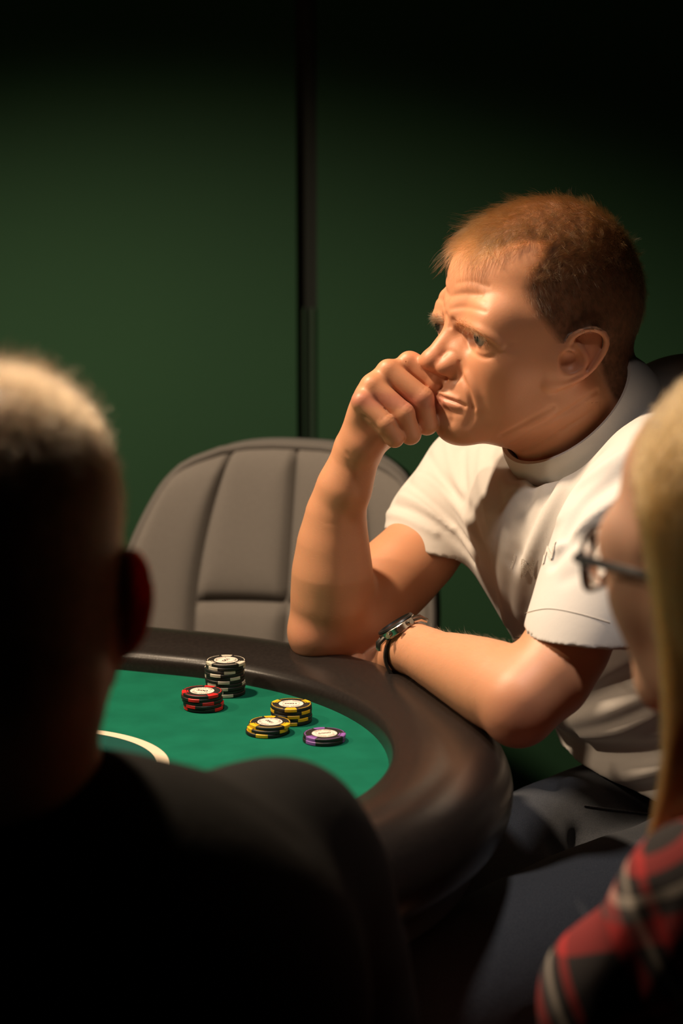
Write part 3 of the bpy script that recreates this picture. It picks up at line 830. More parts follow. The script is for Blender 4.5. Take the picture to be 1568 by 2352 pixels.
# ---- skin colour of its own (flush, lips, scalp under hair)
SK = np.array([.645, .305, .165])
hp = to_head(V); C = np.tile(SK, (len(V), 1))
def mixc(C, w_, c): return C*(1-w_[:, None])+np.array(c)*w_[:, None]
def blob(p, c, r): return np.exp(-(((p-np.array(c))/np.array(r))**2).sum(1))
inhead = np.linalg.norm(hp-np.array([0, 0, .02]), axis=1) < .17
C = mixc(C, .55*blob(hp, (.113, 0, -.012), (.016, .02, .016)), (.58, .17, .105))
for t in (-1, 1):
    C = mixc(C, .40*blob(hp, (.07, .05*t, -.02), (.03, .02, .022)), (.58, .22, .13))
    C = mixc(C, .55*blob(hp, (-.015, .082*t, 0), (.022, .012, .036)), (.52, .15, .09))
    C = mixc(C, .35*blob(hp, (.088, .034*t, .012), (.01, .018, .006)), (.52, .20, .15))
C = mixc(C, .35*blob(hp, (.095, 0, .05), (.02, .06, .05)), (.60, .25, .15)); C = mixc(C, .5*np.clip(1.3-np.linalg.norm(hp-np.array([.06, 0, -.03]), axis=1)/.09, 0, 1), (.60, .255, .135))
lipm = np.exp(-((hp[:, 2]+.051-.0)/.0075)**4)*np.exp(-(hp[:, 1]/.026)**4)*(hp[:, 0] > .078)
C = mixc(C, .65*lipm, (.50, .17, .13))
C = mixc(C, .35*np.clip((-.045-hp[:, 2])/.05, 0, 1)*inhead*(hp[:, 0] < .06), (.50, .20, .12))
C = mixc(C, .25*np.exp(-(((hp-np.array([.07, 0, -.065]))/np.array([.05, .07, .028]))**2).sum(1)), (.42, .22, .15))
def scalp(p):
    """hair density 0..1 in head space"""
    f, l, u = p[:, 0], np.abs(p[:, 1]), p[:, 2]
    fb_top = .093-60*np.maximum(l-.024, 0)**2
    fb_side = np.interp(u, [-.06, -.03, .0, .012, .03, .05, .07, .09, .11], [-.062, -.045, -.030, .011, .028, .048, .056, .050, .034])
    fb = np.where(u > .080, np.maximum(fb_top, fb_side), fb_side)
    d = fb-f
    s_ = np.clip(d/.013+.25, 0, 1)
    low = np.clip((u-np.interp(f, [-.09, -.06, -.03, .0, .02], [-.055, -.045, -.02, .002, .005]))/.012, 0, 1)
    ear_ = (l > .0775) & (f < .02) & (f > -.05) & (u < .035)
    return s_*low*(~ear_)*(np.linalg.norm(p-np.array([0, 0, .02]), axis=1) < .16)
sm = scalp(hp)
C = mixc(C, .86*sm, (.045, .020, .009))
# hands and elbows a little redder
for c_, r_ in ((P(722, 1470, 2.37), .03), (P(1180, 1675, 2.08), .035), (P(855, 1010, 2.35), .022)):
    C = mixc(C, .6*np.exp(-(((V-c_)/r_)**2).sum(1)), (.52, .19, .12))
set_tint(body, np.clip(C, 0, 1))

# ---- eyes
for t in (-1, 1):
    b = MB(); c_ = hd(EYE[(t+1)//2]); gd = unit(f_*1.0+l_*(.10)+u_*(-.10))
    X_ = unit(np.cross([0, 0, 1], gd)); Y_ = np.cross(gd, X_); n1, n2 = 16, 24
    Vv = []; Cc = []
    for i in range(n1+1):
        th = math.pi*i/n1
        for j in range(n2):
            ph = 2*math.pi*j/n2; rr = .0122+(.0007*max(0, math.cos(th)-.85)/.15)
            Vv.append(c_+rr*(math.cos(th)*gd+math.sin(th)*(math.cos(ph)*X_+math.sin(ph)*Y_)))
            Cc.append((.01, .01, .01) if th < .16 else ((.030, .034, .030) if th < .50 else (.40, .32, .28)))
    Ff = [(i*n2+j, i*n2+(j+1) % n2, (i+1)*n2+(j+1) % n2, (i+1)*n2+j) for i in range(n1) for j in range(n2)]
    e = mesh_from('eye', Vv, Ff, M['eye'], man); set_tint(e, np.array(Cc)); 
# ---- fingernails (tips curl under the fist; edges show below)
for k_ in 'mrp':
    a, b_ = P(*fing[k_][2][:2], FY[k_]+fing[k_][2][2]), P(*fing[k_][3][:2], FY[k_]+fing[k_][3][2])
    d_ = unit(b_-a); n_ = unit(np.array([.1, -.1, -1.])-d_*np.dot([.1, -.1, -1.], d_)); s_ = np.cross(d_, n_); Vv = []; Ff = []
    for i in range(6):
        for j in range(7):
            t_ = i/5; w_ = -1+2*j/6; ww = w_*.0058*(1-.25*(2*t_-1)**4)
            Vv.append(a+(b_-a)*.55+d_*(.010*t_-.001)+s_*ww+n_*(frad[k_][3]*1.02+.0006-.030*abs(ww)**1.15*1.0))
    Ff = [(i*7+j, i*7+j+1, i*7+j+8, i*7+j+7) for i in range(5) for j in range(6)]
    mesh_from('fingernail', Vv, Ff, M['nail'], man)

# ---- hair
bn = vnormals(body)
def grow(idx, dirfn, lenfn, npts=5, lift=.35, curl=.15, jit=.25, bend=.6):
    p0 = V[idx]; n0 = bn[idx].astype(float); h0 = hp[idx]
    d = dirfn(h0) @ HR.T
    d = d-n0*np.einsum('ij,ij->i', d, n0)[:, None]; d /= np.maximum(np.linalg.norm(d, axis=1), 1e-6)[:, None]
    d = d+rng.normal(0, jit, d.shape); L = lenfn(h0)*rng.uniform(.7, 1.15, len(idx))
    out = np.zeros((len(idx), npts, 3)); cur = p0-n0*.001; out[:, 0] = cur
    for k in range(1, npts):
        t = k/(npts-1); dr = n0*(lift*(1-bend*t))+d*(1-.2*(1-t)); dr /= np.linalg.norm(dr, axis=1)[:, None]
        dr[:, 2] -= .10*t
        cur = cur+dr*(L/(npts-1))[:, None]; out[:, k] = cur
    return out
def clump(out, ncl, amt):
    r = out[:, 0]; ci = rng.choice(len(r), ncl, replace=False); near = np.zeros(len(r), int)
    for a in range(0, len(r), 2000):
        near[a:a+2000] = ((r[a:a+2000, None, :]-r[None, ci, :])**2).sum(2).argmin(1)
    g = out[ci[near]]; k = out.shape[1]; t = (np.linspace(0, 1, k)**1.2*amt)[None, :, None]
    return out+(g-out)*t
def pick(weight, n):
    w_ = np.maximum(weight, 0); w_ = w_/w_.sum(); return rng.choice(len(w_), n, p=w_)
topw = np.clip((hp[:, 2]-.072)/.03, 0, 1)
def d_top(h):
    a = np.tile(np.array([1., 0, -.1]), (len(h), 1)); a[:, 2] = np.interp(h[:, 0], [.03, .085], [-.1, -.75]); a[:, 1] = .55*np.sign(h[:, 1])*np.clip(np.abs(h[:, 1])/.05, 0, 1)+.15; a[:, 0] = np.where(h[:, 0] < -.05, .6, 1.); return a
def l_top(h): return np.interp(h[:, 0], [-.10, -.05, .02, .07, .09], [.014, .020, .026, .034, .036])*np.interp(np.abs(h[:, 1]), [0, .04, .07], [1, .85, .5])
i_ = pick(sm*topw, int(15000))
strands('hair', clump(grow(i_, d_top, l_top, 6, .58, bend=.75, jit=.34), 950, .62), rng.uniform(.00007, .00012, len(i_)), M['hair'], man)
def d_side(h):
    a = np.zeros((len(h), 3)); a[:, 2] = -1; a[:, 0] = np.interp(h[:, 0], [-.09, -.04, .03], [.0, -.35, -.25]); return a
def l_side(h): return np.interp(h[:, 2], [-.05, .0, .03, .06, .09], [.0025, .0035, .006, .011, .015])
i_ = pick(sm*(1-topw*.85)*(hp[:, 1] > -.075), int(20000))
strands('side_hair', clump(grow(i_, d_side, l_side, 4, .38, jit=.3), 2600, .5), rng.uniform(.00006, .0001, len(i_)), M['hair_side'], man)
# eyebrows
for t in (-1, 1):
    w_ = np.interp(hp[:, 1]*t, [.008, .022, .04], [.25, 1, 1])*np.exp(-((hp[:, 2]-(.0280+np.interp(hp[:, 1]*t, [.01, .03, .05, .06], [-.0015, -.0005, -.004, -.009])))/.0036)**2)*((hp[:, 1]*t > .010) & (hp[:, 1]*t < .060) & (hp[:, 0] > .045))
    i_ = pick(w_, 1100)
    strands('eyebrow', grow(i_, lambda h: np.stack([np.full(len(h), -.1), t*np.ones(len(h))*.9, .5-14*(np.abs(h[:, 1])-.01)], 1), lambda h: np.full(len(h), .009), 4, .5), np.full(len(i_), .00012), M['brow'], man)
# forearm hair
axl = unit(WL-EL); tl = (V-EL) @ axl; dl = np.linalg.norm(V-EL-tl[:, None]*axl, axis=1)
wl = ((tl > .01) & (tl < np.linalg.norm(WL-EL)-.02) & (dl < .06)).astype(float)*np.clip(bn[:, 2]+.75, 0, 1)
i_ = pick(wl, 2600)
cv = grow(i_, lambda h: np.tile((np.array([-.4, .2, -.75])+axl*.5) @ HR, (len(h), 1)), lambda h: np.full(len(h), .011), 4, .30, jit=.3)
strands('forearm_hair', cv, np.full(len(i_), .000035), M['arm_hair'], man)
axr = unit(P(806, 1056, 2.37)-ER); tr = (V-ER) @ axr; dr_ = np.linalg.norm(V-ER-tr[:, None]*axr, axis=1)
wr = ((tr > .02) & (tr < .19) & (dr_ < .06)).astype(float); i_ = pick(wr, 900)
cv = grow(i_, lambda h: np.tile((np.array([-.5, -.2, .3])) @ HR, (len(h), 1)), lambda h: np.full(len(h), .009), 4, .30, jit=.3)
strands('forearm_hair', cv, np.full(len(i_), .00003), M['arm_hair'], man)

# ---- T-shirt
T_ = Field()
tf = unit([-.87, -.5, 0]); tl_ = unit([.5, -.87, 0]); TR = np.stack([tf, tl_, [0, 0, 1.]], 1)
T_.frame(None, np.eye(3))
def te(c, r, k=.06, mode='u', pitch=0):
    R = TR @ Ry(pitch); T_.ell(c, r, k, mode, R)
# sleeves
# trunk
te((.425, 2.470, .640), (.158, .190, .110), .05)
te((.372, 2.455, .740), (.146, .185, .130), .06)
te((.312, 2.440, .850), (.132, .185, .130), .06)
te((.268, 2.432, .920), (.122, .180, .110), .06)
T_.cone(P(1110, 1110, 2.55), P(1270, 1215, 2.42), .058, .060, .05)
T_.cone(P(1290, 1235, 2.40), P(1500, 1135, 2.29), .054, .055, .04)
T_.cone(P(1560, 965, 2.44), P(1515, 1085, 2.30), .040, .052, .04)
T_.cone(P(1535, 975, 2.46), P(1150, 1100, 2.54), .042, .050, .04)
T_.cone(P(1565, 985, 2.46), P(1660, 1100, 2.48), .050, .12, .05)
T_.cone(P(1640, 1100, 2.48), P(1660, 1500, 2.48), .12, .14, .06)
def basis(n):
    a = unit(np.cross(n, [0, 1, .3])); return np.stack([a, np.cross(n, a), n], 1)
def sleeve(pts, dirn, A, Bp, ri, tilt):
    """one sleeve: tube cut at the hem line A-B and hollow at its mouth"""
    q = Field(); hem = (A+Bp)/2; bh = unit(Bp-A); n0 = unit(dirn-bh*np.dot(dirn, bh)); n = unit(n0+np.array(tilt))
    q.chain(pts+[(hem+n0*.045, ri+.007)], .02)
    q.ell(hem+n*.004, (ri, ri, .018), .002, 's', basis(n))
    q.cut(hem, n, hem-.15, hem+.15)
    return q
dR = unit(P(900, 1290, 2.475)-SR); dL = unit(P(1290, 1490, 2.14)-SL)
T_.group(sleeve([(P(1080, 1090, 2.56), .060), (P(1030, 1165, 2.535), .0605)], dR, P(872, 1197, 2.475), P(1092, 1297, 2.525), .0500, (0, .50, -.10)), .016)
T_.group(sleeve([(P(1502, 1088, 2.265), .057), (P(1413, 1256, 2.20), .0600)], dL, P(1194, 1440, 2.135), P(1428, 1492, 2.155), .0485, (0, .50, -.10)), .014)
# neck hole and hem opening
T_.cone(CC-NK*.016, CC+NK*.09, .0715, .080, .004, 's'); T_.ell(CC+NK*.088, (.125, .125, .125), .006, 's')
# folds
_bv, _bf = T_.mesh(.0065)
mesh_from.extra = []
_bs = BVHTree.FromPolygons([tuple(v) for v in _bv], [tuple(int(i) for i in f) for f in _bf])
def fold(pts, r, a):
    out = []
    for x, y in smooth_curve([p[:2] for p in pts], 4):
        h_ = _bs.ray_cast(Vector(_C), Vector(unit(P(x, y, 3.)-_C)))
        if h_[0] is not None and (not out or np.linalg.norm(np.array(h_[0])-out[-1]) < .05): out.append(np.array(h_[0]))
    if len(out) > 1: T_.grv(out, r, a)
for pts, r, a in (
    ([(1500, 1040), (1430, 1090), (1345, 1155), (1300, 1235)], .0075, -.0075), ([(1500, 1008), (1410, 1058), (1330, 1120), (1290, 1190)], .008, .0050),
    ([(1500, 1150), (1430, 1172), (1370, 1208), (1305, 1255), (1272, 1292)], .006, -.0065), ([(1480, 1125), (1400, 1160), (1330, 1210), (1285, 1255)], .007, .0045),
    ([(1420, 985), (1350, 1055), (1310, 1130), (1290, 1200)], .006, -.0035), ([(1440, 1230), (1370, 1290), (1300, 1330)], .008, -.0020),
    ([(935, 1110), (985, 1150), (1050, 1215), (1095, 1280)], .0045, -.0050), ([(905, 1160), (960, 1180), (1030, 1225), (1085, 1290)], .004, -.0042),
    ([(950, 1085), (1005, 1115), (1060, 1180), (1100, 1250)], .005, .0032), ([(890, 1180), (930, 1190), (1000, 1225)], .004, .0030),
    ([(920, 1135), (970, 1160), (1040, 1215)], .004, .0030), ([(980, 1045), (1010, 1095), (1060, 1150)], .005, -.0030),
    ([(1060, 1030), (1065, 1120), (1090, 1210), (1120, 1290)], .007, -.0040), ([(1030, 1010), (1040, 1080), (1075, 1150)], .006, .0025),
    ([(1110, 1030), (1105, 1100), (1120, 1180)], .008, .0030), ([(1150, 1030), (1140, 1090), (1150, 1160)], .007, -.0030),
    ([(1205, 1110), (1165, 1200), (1155, 1320), (1165, 1430)], .009, .0050), ([(1230, 1110), (1200, 1200), (1180, 1290)], .008, -.0030),
    ([(1290, 1120), (1250, 1190), (1215, 1270), (1195, 1340), (1190, 1410)], .008, .0065), ([(1270, 1110), (1225, 1200), (1195, 1270)], .007, -.0040),
    ([(1285, 1695), (1370, 1722), (1470, 1725), (1560, 1715)], .010, -.010), ([(1290, 1660), (1380, 1640), (1480, 1600)], .010, .0060),
    ([(1300, 1630), (1380, 1590), (1470, 1545)], .009, -.0060), ([(1330, 1755), (1420, 1785), (1520, 1765)], .010, .0050),
    ([(1340, 1690), (1420, 1675), (1500, 1640)], .008, .0060), ([(1350, 1790), (1440, 1815), (1540, 1800)], .008, -.0040)):
    fold(pts, r, a)
for q in range(26):
    c_ = np.array([.27, 2.36, .92])+rng.normal(0, 1, 3)*np.array([.07, .05, .09]); dv = unit(rng.normal(0, 1, 3)*np.array([.5, .3, 1]))
    T_.grv([c_-dv*.05, c_+rng.normal(0, .008, 3), c_+dv*.05], rng.uniform(.008, .014), rng.uniform(-.0025, .0025))
hz = .605
T_.cut((.44, 2.47, .596), (-.35, -.1, -1), (.0, 2.0, .40), (1.0, 3.0, .72))
Vt, Ft = T_.mesh(.0026)
shirt = mesh_from('t_shirt', Vt, Ft, M['shirt'], man)
# collar band
cx_ = unit(np.cross(NK, [0, 1, 0])); cy_ = np.cross(NK, cx_); b = MB()
prof = [(.0725, -.020), (.0880, -.022), (.0875, -.008), (.0830, .010), (.0785, .0195), (.0745, .0190), (.0725, .006)]
M4 = Matrix([[cx_[0], cy_[0], NK[0], CC[0]], [cx_[1], cy_[1], NK[1], CC[1]], [cx_[2], cy_[2], NK[2], CC[2]], [0, 0, 0, 1]])
b.lathe(prof+[prof[0]], 64, M4); b.build('collar', M['shirt'], shirt)
tsurf = BVHTree.FromPolygons([tuple(v) for v in Vt], [tuple(int(i) for i in f) for f in Ft])
def on_shirt(x, y, off=.0006):
    d = unit(P(x, y, 3.)-_C); r = tsurf.ray_cast(Vector(_C), Vector(d)); return None if r[0] is None else np.array(r[0])+np.array(r[1])*off
# sleeve hem stitching
def stitch_line(pix, name):
    pts = [on_shirt(x, y, .0004) for x, y in smooth_curve(pix, 10)]
    pts = [p for p in pts if p is not None]
    if len(pts) > 3: MB().tube(pts, .00035, 5).build(name, M['seam'], shirt)
stitch_line([(1205, 1408), (1260, 1398), (1330, 1410), (1400, 1430)], 'hem_stitching')
# raised letters on the chest
def letter(ch, o0, ex, ey, size, name):
    v, f = text_mesh(ch, size); bm = bmesh.new(); vs = [bm.verts.new(tuple(p)) for p in v]
    for fc in f:
        try: bm.faces.new([vs[i] for i in fc])
        except Exception: pass
    bmesh.ops.triangulate(bm, faces=bm.faces[:]); bmesh.ops.subdivide_edges(bm, edges=bm.edges[:], cuts=5)
    bmesh.ops.triangulate(bm, faces=bm.faces[:])
    pts = []
    for q in bm.verts:
        x, y = o0[0]+ex[0]*q.co.x+ey[0]*q.co.y, o0[1]+ex[1]*q.co.x+ey[1]*q.co.y
        pts.append(on_shirt(x, y, .0014))
    idx = {}; Vv = []; 
    for i, p in enumerate(pts):
        if p is not None: idx[i] = len(Vv); Vv.append(p)
    bm.verts.index_update(); Ff = [tuple(idx[w.index] for w in fc.verts) for fc in bm.faces if all(w.index in idx for w in fc.verts)]
    Ff = [q for q in Ff if max(np.linalg.norm(Vv[q[i]]-Vv[q[i-1]]) for i in range(len(q))) < .011]
    bm.free()
    o = mesh_from(name, Vv, Ff, M['stitch'], shirt, True); return o
letter('M', (1213, 1306), (.74, -.10), (.06, -1.0), 60, 'chest_letter')
letter('N', (1262, 1272), (.60, -.35), (.22, -1.0), 56, 'chest_letter')
letter('I', (1178, 1290), (.5, .0), (.25, -1.0), 44, 'chest_letter')
# ---- jeans
J_ = Field()
J_.ell((.455, 2.475, .565), (.150, .185, .10), .04, 'u', TR)
HLg = np.array([.47, 2.37, .565]); HRg = np.array([.40, 2.545, .565])
KL = P(985, 2285, 1.985); KR = P(880, 2112, 2.16)
J_.chain([(HLg, .098), ((HLg+KL)/2+np.array([0, 0, .004]), .088), (KL, .066)], .04)
J_.chain([(HRg, .098), ((HRg+KR)/2+np.array([0, 0, .002]), .084), (KR, .058)], .04)
FL = np.array([KL[0]+.02, KL[1]+.06, .10]); FR = np.array([KR[0]+.02, KR[1]+.05, .10])
J_.chain([(KL, .066), ((KL+FL)/2, .058), (FL, .052)], .03); J_.chain([(KR, .066), ((KR+FR)/2, .058), (FR, .052)], .03)
def jf(pts, r, a): J_.grv([P(*p) for p in pts], r, a)
jf([(1340, 1960, 2.20), (1400, 1915, 2.22), (1480, 1900, 2.26)], .012, -.010)
jf([(1350, 1990, 2.18), (1420, 1945, 2.2), (1500, 1935, 2.24)], .010, .006)
jf([(1260, 1800, 2.36), (1290, 1880, 2.33), (1330, 1960, 2.26)], .012, -.008)
jf([(1310, 1790, 2.36), (1320, 1880, 2.32)], .010, .006)
jf([(1180, 1880, 2.32), (1240, 1920, 2.28), (1290, 1960, 2.24)], .010, -.006)
jf([(1140, 1930, 2.3), (1200, 1975, 2.26), (1260, 1990, 2.22)], .010, .005)
for q in range(16):
    c_ = KL+(HLg-KL)*rng.uniform(.1, .9)+rng.normal(0, .04, 3); dv = unit(rng.normal(0, 1, 3)); J_.grv([c_-dv*.05, c_+dv*.05], .012, rng.uniform(-.004, .004))
Vj, Fj = J_.mesh(.0035)
jeans = mesh_from('jeans', Vj, Fj, M['denim'], man)
jsurf = BVHTree.FromPolygons([tuple(v) for v in Vj], [tuple(int(i) for i in f) for f in Fj])
def seam_on(surf, pix, r, name, m, parent, off=.001):
    pts = []
    for x, y in smooth_curve(pix, 8):
        d = unit(P(x, y, 3.)-_C); h_ = surf.ray_cast(Vector(_C), Vector(d))
        if h_[0] is not None: pts.append(np.array(h_[0])+np.array(h_[1])*off)
    if len(pts) > 2: return MB().tube(pts, r, 6).build(name, m, parent)
seam_on(jsurf, [(1340, 1852), (1400, 1860), (1480, 1870), (1568, 1880)], .0011, 'pocket_seam', M['denim_edge'], jeans)
# shoes
for Ft_, nm in ((FL, 'shoe'), (FR, 'shoe')):
    S_ = Field(); S_.cone(Ft_+np.array([.01, .01, -.055]), Ft_+np.array([-.15, -.085, -.068]), .040, .032, .02); S_.cone(Ft_, Ft_+np.array([0, 0, -.05]), .045, .042, .02)
    S_.cut((0, 0, .004), (0, 0, -1), Ft_-.4, Ft_+.4)
    v, f = S_.mesh(.006); mesh_from(nm, v, f, M['watch_dark'], man)

#@@WATCH
# ------------------------------------------------------------------ wristwatch on the left wrist
wa = unit([-.06, .98, -.19])            # along the wrist, dropping over the rail
wcen = P(951, 1502, 2.312)
wn = unit(np.array([-.50, -.10, .86])); wn = unit(wn-wa*np.dot(wn, wa)); ws = np.cross(wa, wn)
watch = empty('wristwatch', wcen, 'steel wristwatch with dark strap on the left wrist of the man in white', 'watch')
def WM(p): return wcen+ws*p[0]+wa*p[1]+wn*p[2]
b = MB(); n = 40; V = []; F = []
pr2 = [(.0268, -.0095), (.0268, .0095), (.0292, .0090), (.0292, -.0090)]
for i in range(n):
    g = 2*math.pi*i/n
    for r, a in pr2: V.append(WM((math.cos(g)*r*1.06, a*(.8+.2*max(math.sin(g), 0)), math.sin(g)*r*.96)))
for i in range(n):
    j = (i+1) % n
    for q in range(4): F.append((i*4+q, j*4+q, j*4+(q+1) % 4, i*4+(q+1) % 4))
b.add(V, F).build('strap', M['leather'], watch)
wm4 = Matrix([[ws[0], wa[0], wn[0], 0], [ws[1], wa[1], wn[1], 0], [ws[2], wa[2], wn[2], 0], [0, 0, 0, 1]]); 
cc = wcen+wn*.0262
wm4.translation = Vector(cc)
MB().lathe([(0, 0), (.0190, 0), (.0205, .0015), (.0205, .0075), (.0195, .0085), (0, .0085)], 40, wm4).build('case', M['watch'], watch)
MB().lathe([(.0165, .0084), (.0172, .0108), (.0190, .0106), (.0200, .0088)], 40, wm4).build('bezel', M['watch_dark'], watch)
MB().lathe([(0, .0096), (.0168, .0096)], 40, wm4).build('dial', M['watch_dial'], watch)
side = -wa
for ang, rr, ln_, nm in ((0, .0032, .0055, 'crown'), (32, .0025, .0060, 'pusher'), (-32, .0025, .0060, 'pusher')):
    a = math.radians(ang); d_ = unit(side*math.cos(a)+ws*math.sin(a)); p0 = cc+wn*.0045+d_*.0200
    MB().tube([p0, p0+d_*ln_*.5, p0+d_*ln_*.5, p0+d_*ln_], [rr*.7, rr*.7, rr, rr], 14).build(nm, M['watch'], watch)
for sx in (-1, 1):
    for sa in (-1, 1):
        p0 = cc+ws*.0165*sx+wa*.0095*sa+wn*.003
        MB().tube([p0, p0+ws*.0075*sx-wn*.002, p0+ws*.0115*sx-wn*.0075], [.0032, .0030, .0022], 8).build('lug', M['watch'], watch)

def add_hand(S, w, fwd, nrm, side, r=.026):
    """relaxed hand: wrist w, pointing fwd, back of the hand nrm, thumb on the given side"""
    fwd = unit(fwd); nrm = unit(nrm-fwd*np.dot(nrm, fwd)); sd = np.cross(fwd, nrm)*side
    S.cone(w, w+fwd*.03, r, r*.95, .012); S.ell(w+fwd*.055, (.040, .036, .016), .012, 'u', np.stack([fwd, sd, nrm], 1))
    for off_, ln_, rr in ((.027, .070, .0088), (.009, .080, .0092), (-.009, .075, .0090), (-.026, .060, .0080)):
        a0 = w+fwd*.085+sd*off_; a1 = a0+unit(fwd-nrm*.25)*ln_*.5; a2 = a1+unit(fwd-nrm*.7)*ln_*.3; a3 = a2+unit(fwd-nrm*1.2)*ln_*.25
        S.chain([(a0-fwd*.03, rr*1.2), (a0, rr*1.1), (a1, rr), (a2, rr*.93), (a3, rr*.85)], .003)
    S.chain([(w+fwd*.02+sd*.02, .014), (w+fwd*.05+sd*.045-nrm*.008, .011), (w+fwd*.085+sd*.052-nrm*.016, .009)], .006)
#@@FORE
# ================================================================== man in black seen from behind, near left
man2 = empty('person', (-.21, 1.5, 0), 'man in black T-shirt seen from behind with short dark blond hair', 'person')
Y2 = 1.50; H2 = P(4, 1390, Y2)
R2 = np.stack([unit([-.18, .98, -.05]), unit([-.98, -.18, 0]), [0, 0, 1.]], 1); R2[:, 2] = np.cross(R2[:, 0], R2[:, 1])
A_ = Field(); A_.frame(H2, R2)
A_.ell((.0, 0, .064), (.096, .0765, .083), .03); A_.ell((.03, 0, .02), (.065, .070, .07), .03); A_.ell((.05, 0, -.04), (.05, .055, .06), .03)
for t in (-1, 1):
    A_.cone((.012, .052*t, -.05), (.075, .016*t, -.085), .018, .017, .02)
    A_.ell((-.016, .079*t, .000), (.017, .0034, .031), .006, 'u', np.stack([unit([-.55, .83*t, 0]), unit([.83, .55*t, 0]), [0, 0, 1.]], 1))
    hx_ = smooth_curve([(-.006, .074*t, .026), (-.016, .084*t, .033), (-.026, .090*t, .024), (-.028, .092*t, .004), (-.022, .086*t, -.018), (-.010, .078*t, -.033)], 4)
    A_.chain([(p, .0030) for p in hx_], .003)
A_.cone((.092, 0, .03), (.115, 0, -.008), .009, .011, .01); A_.ell((.08, 0, -.085), (.018, .02, .018), .015)
A_.frame()
NB2 = P(5, 1860, 1.50)
A_.cone(H2+R2 @ np.array([-.022, 0, -.0]), H2+R2 @ np.array([-.026, 0, -.05]), .0665, .056, .03); A_.cone(H2+R2 @ np.array([-.026, 0, -.05]), NB2, .055, .056, .03)
A_.cone(P(40, 1855, 1.52), P(300, 1965, 1.55), .050, .035, .04); A_.cone(NB2, P(-300, 1980, 1.5), .045, .035, .05)
A_.cone(NB2+np.array([0, 0, -.12]), NB2+np.array([0, .02, -.3]), .09, .12, .05)
_er = P(830, 2290, 1.60)+np.array([0, 0, -.06]); _sl = P(640, 1952, 1.60)+np.array([-.46, -.07, -.29]); _lap = P(160, 2300, 1.50)+np.array([0, .30, -.33])
for e_, x_, sd_ in ((_er, .07, -1), (_sl, -.07, 1)):
    w_ = _lap+np.array([x_, 0, 0]); A_.chain([(e_, .043), (e_*.6+w_*.4, .041), (w_, .027)], .02)
    add_hand(A_, w_, (-.35*np.sign(x_), .8, -.1), (0, .1, 1), sd_)
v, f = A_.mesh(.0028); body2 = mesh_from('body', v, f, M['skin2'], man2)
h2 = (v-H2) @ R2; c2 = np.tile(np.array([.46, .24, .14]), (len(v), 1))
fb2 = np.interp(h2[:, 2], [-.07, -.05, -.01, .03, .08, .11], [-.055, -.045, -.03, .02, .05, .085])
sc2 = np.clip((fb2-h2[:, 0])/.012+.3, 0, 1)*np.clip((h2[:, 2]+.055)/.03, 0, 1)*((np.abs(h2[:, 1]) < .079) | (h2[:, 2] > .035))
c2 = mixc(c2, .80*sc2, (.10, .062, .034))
for t in (-1, 1): c2 = mixc(c2, .9*blob(h2, (-.014, .088*t, 0), (.025, .014, .036)), (.75, .08, .03))  # strong red on the ears paints in the glow of light passing through
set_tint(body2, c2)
n2_ = vnormals(body2)
def grow2(idx, V_, N_, Hr, d, L, lift, npts=4, jit=.25):
    n0 = N_[idx].astype(float); d = np.tile(d @ Hr.T, (len(idx), 1)); d = d-n0*np.einsum('ij,ij->i', d, n0)[:, None]; d += rng.normal(0, jit, d.shape)
    out = np.zeros((len(idx), npts, 3)); cur = V_[idx].copy(); out[:, 0] = cur; L = L*rng.uniform(.7, 1.2, len(idx))
    for k in range(1, npts):
        t = k/(npts-1); dr = n0*lift*(1-.6*t)+d; dr /= np.linalg.norm(dr, axis=1)[:, None]; cur = cur+dr*(L/(npts-1))[:, None]; out[:, k] = cur
    return out
tw = np.clip((h2[:, 2]-.095)/.03, 0, 1)
i_ = pick(sc2*(1-tw), 9000); strands('side_hair', grow2(i_, v, n2_, R2, np.array([-.1, 0, -1.]), np.interp(h2[i_, 2], [-.05, .03, .1], [.002, .005, .012]), .5), np.full(len(i_), .00016), M['hair2'], man2)
i_ = pick(sc2*tw, 9000); strands('hair', grow2(i_, v, n2_, R2, np.array([1., -.2, .1]), np.interp(h2[i_, 0], [-.06, -.01, .07], [.005, .012, .034]), .8), np.full(len(i_), .00017), M['hair2'], man2)
i_ = pick(sc2*((h2[:, 0] > .045) & (np.abs(h2[:, 1]+.02) < .045)), 2600); strands('fringe_hair', grow2(i_, v, n2_, R2, np.array([.25, -.35, 1.]), np.full(len(i_), .030), .5, npts=5), np.full(len(i_), .00018), M['hair_side'], man2)
K_ = Field()
SR2 = P(640, 1952, 1.60); SL2 = SR2+np.array([-.40, -.12, -.02])
K_.cone(SR2, SR2+np.array([-.02, .01, -.005]), .052, .055, .03)
K_.cone(P(5, 2085, 1.50), P(330, 2062, 1.55), .060, .055, .04); K_.cone(P(330, 2062, 1.55), SR2, .053, .054, .03); K_.cone(P(5, 2085, 1.5), SL2, .060, .06, .05)
K_.ell(P(160, 2300, 1.50), (.200, .12, .17), .06); K_.ell((P(160, 2300, 1.50)+np.array([0, .02, -.25])), (.175, .13, .22), .06)
ER2 = P(830, 2290, 1.60)+np.array([0, 0, -.06])
K_.chain([(SR2, .054), (P(760, 2110, 1.60), .050), (ER2, .048)], .04)
EL2 = SL2+np.array([-.06, .05, -.27]); K_.chain([(SL2, .06), (EL2, .05)], .04)
K_.cone(NB2+np.array([0, 0, .02]), NB2+np.array([0, -.004, .14]), .062, .064, .006, 's')
K_.grv([P(420, 1860, 1.5), P(520, 1880, 1.5), P(640, 1960, 1.5)], .012, -.006)
v, f = K_.mesh(.004); tee2 = mesh_from('t_shirt', v, f, M['black_tee'], man2)
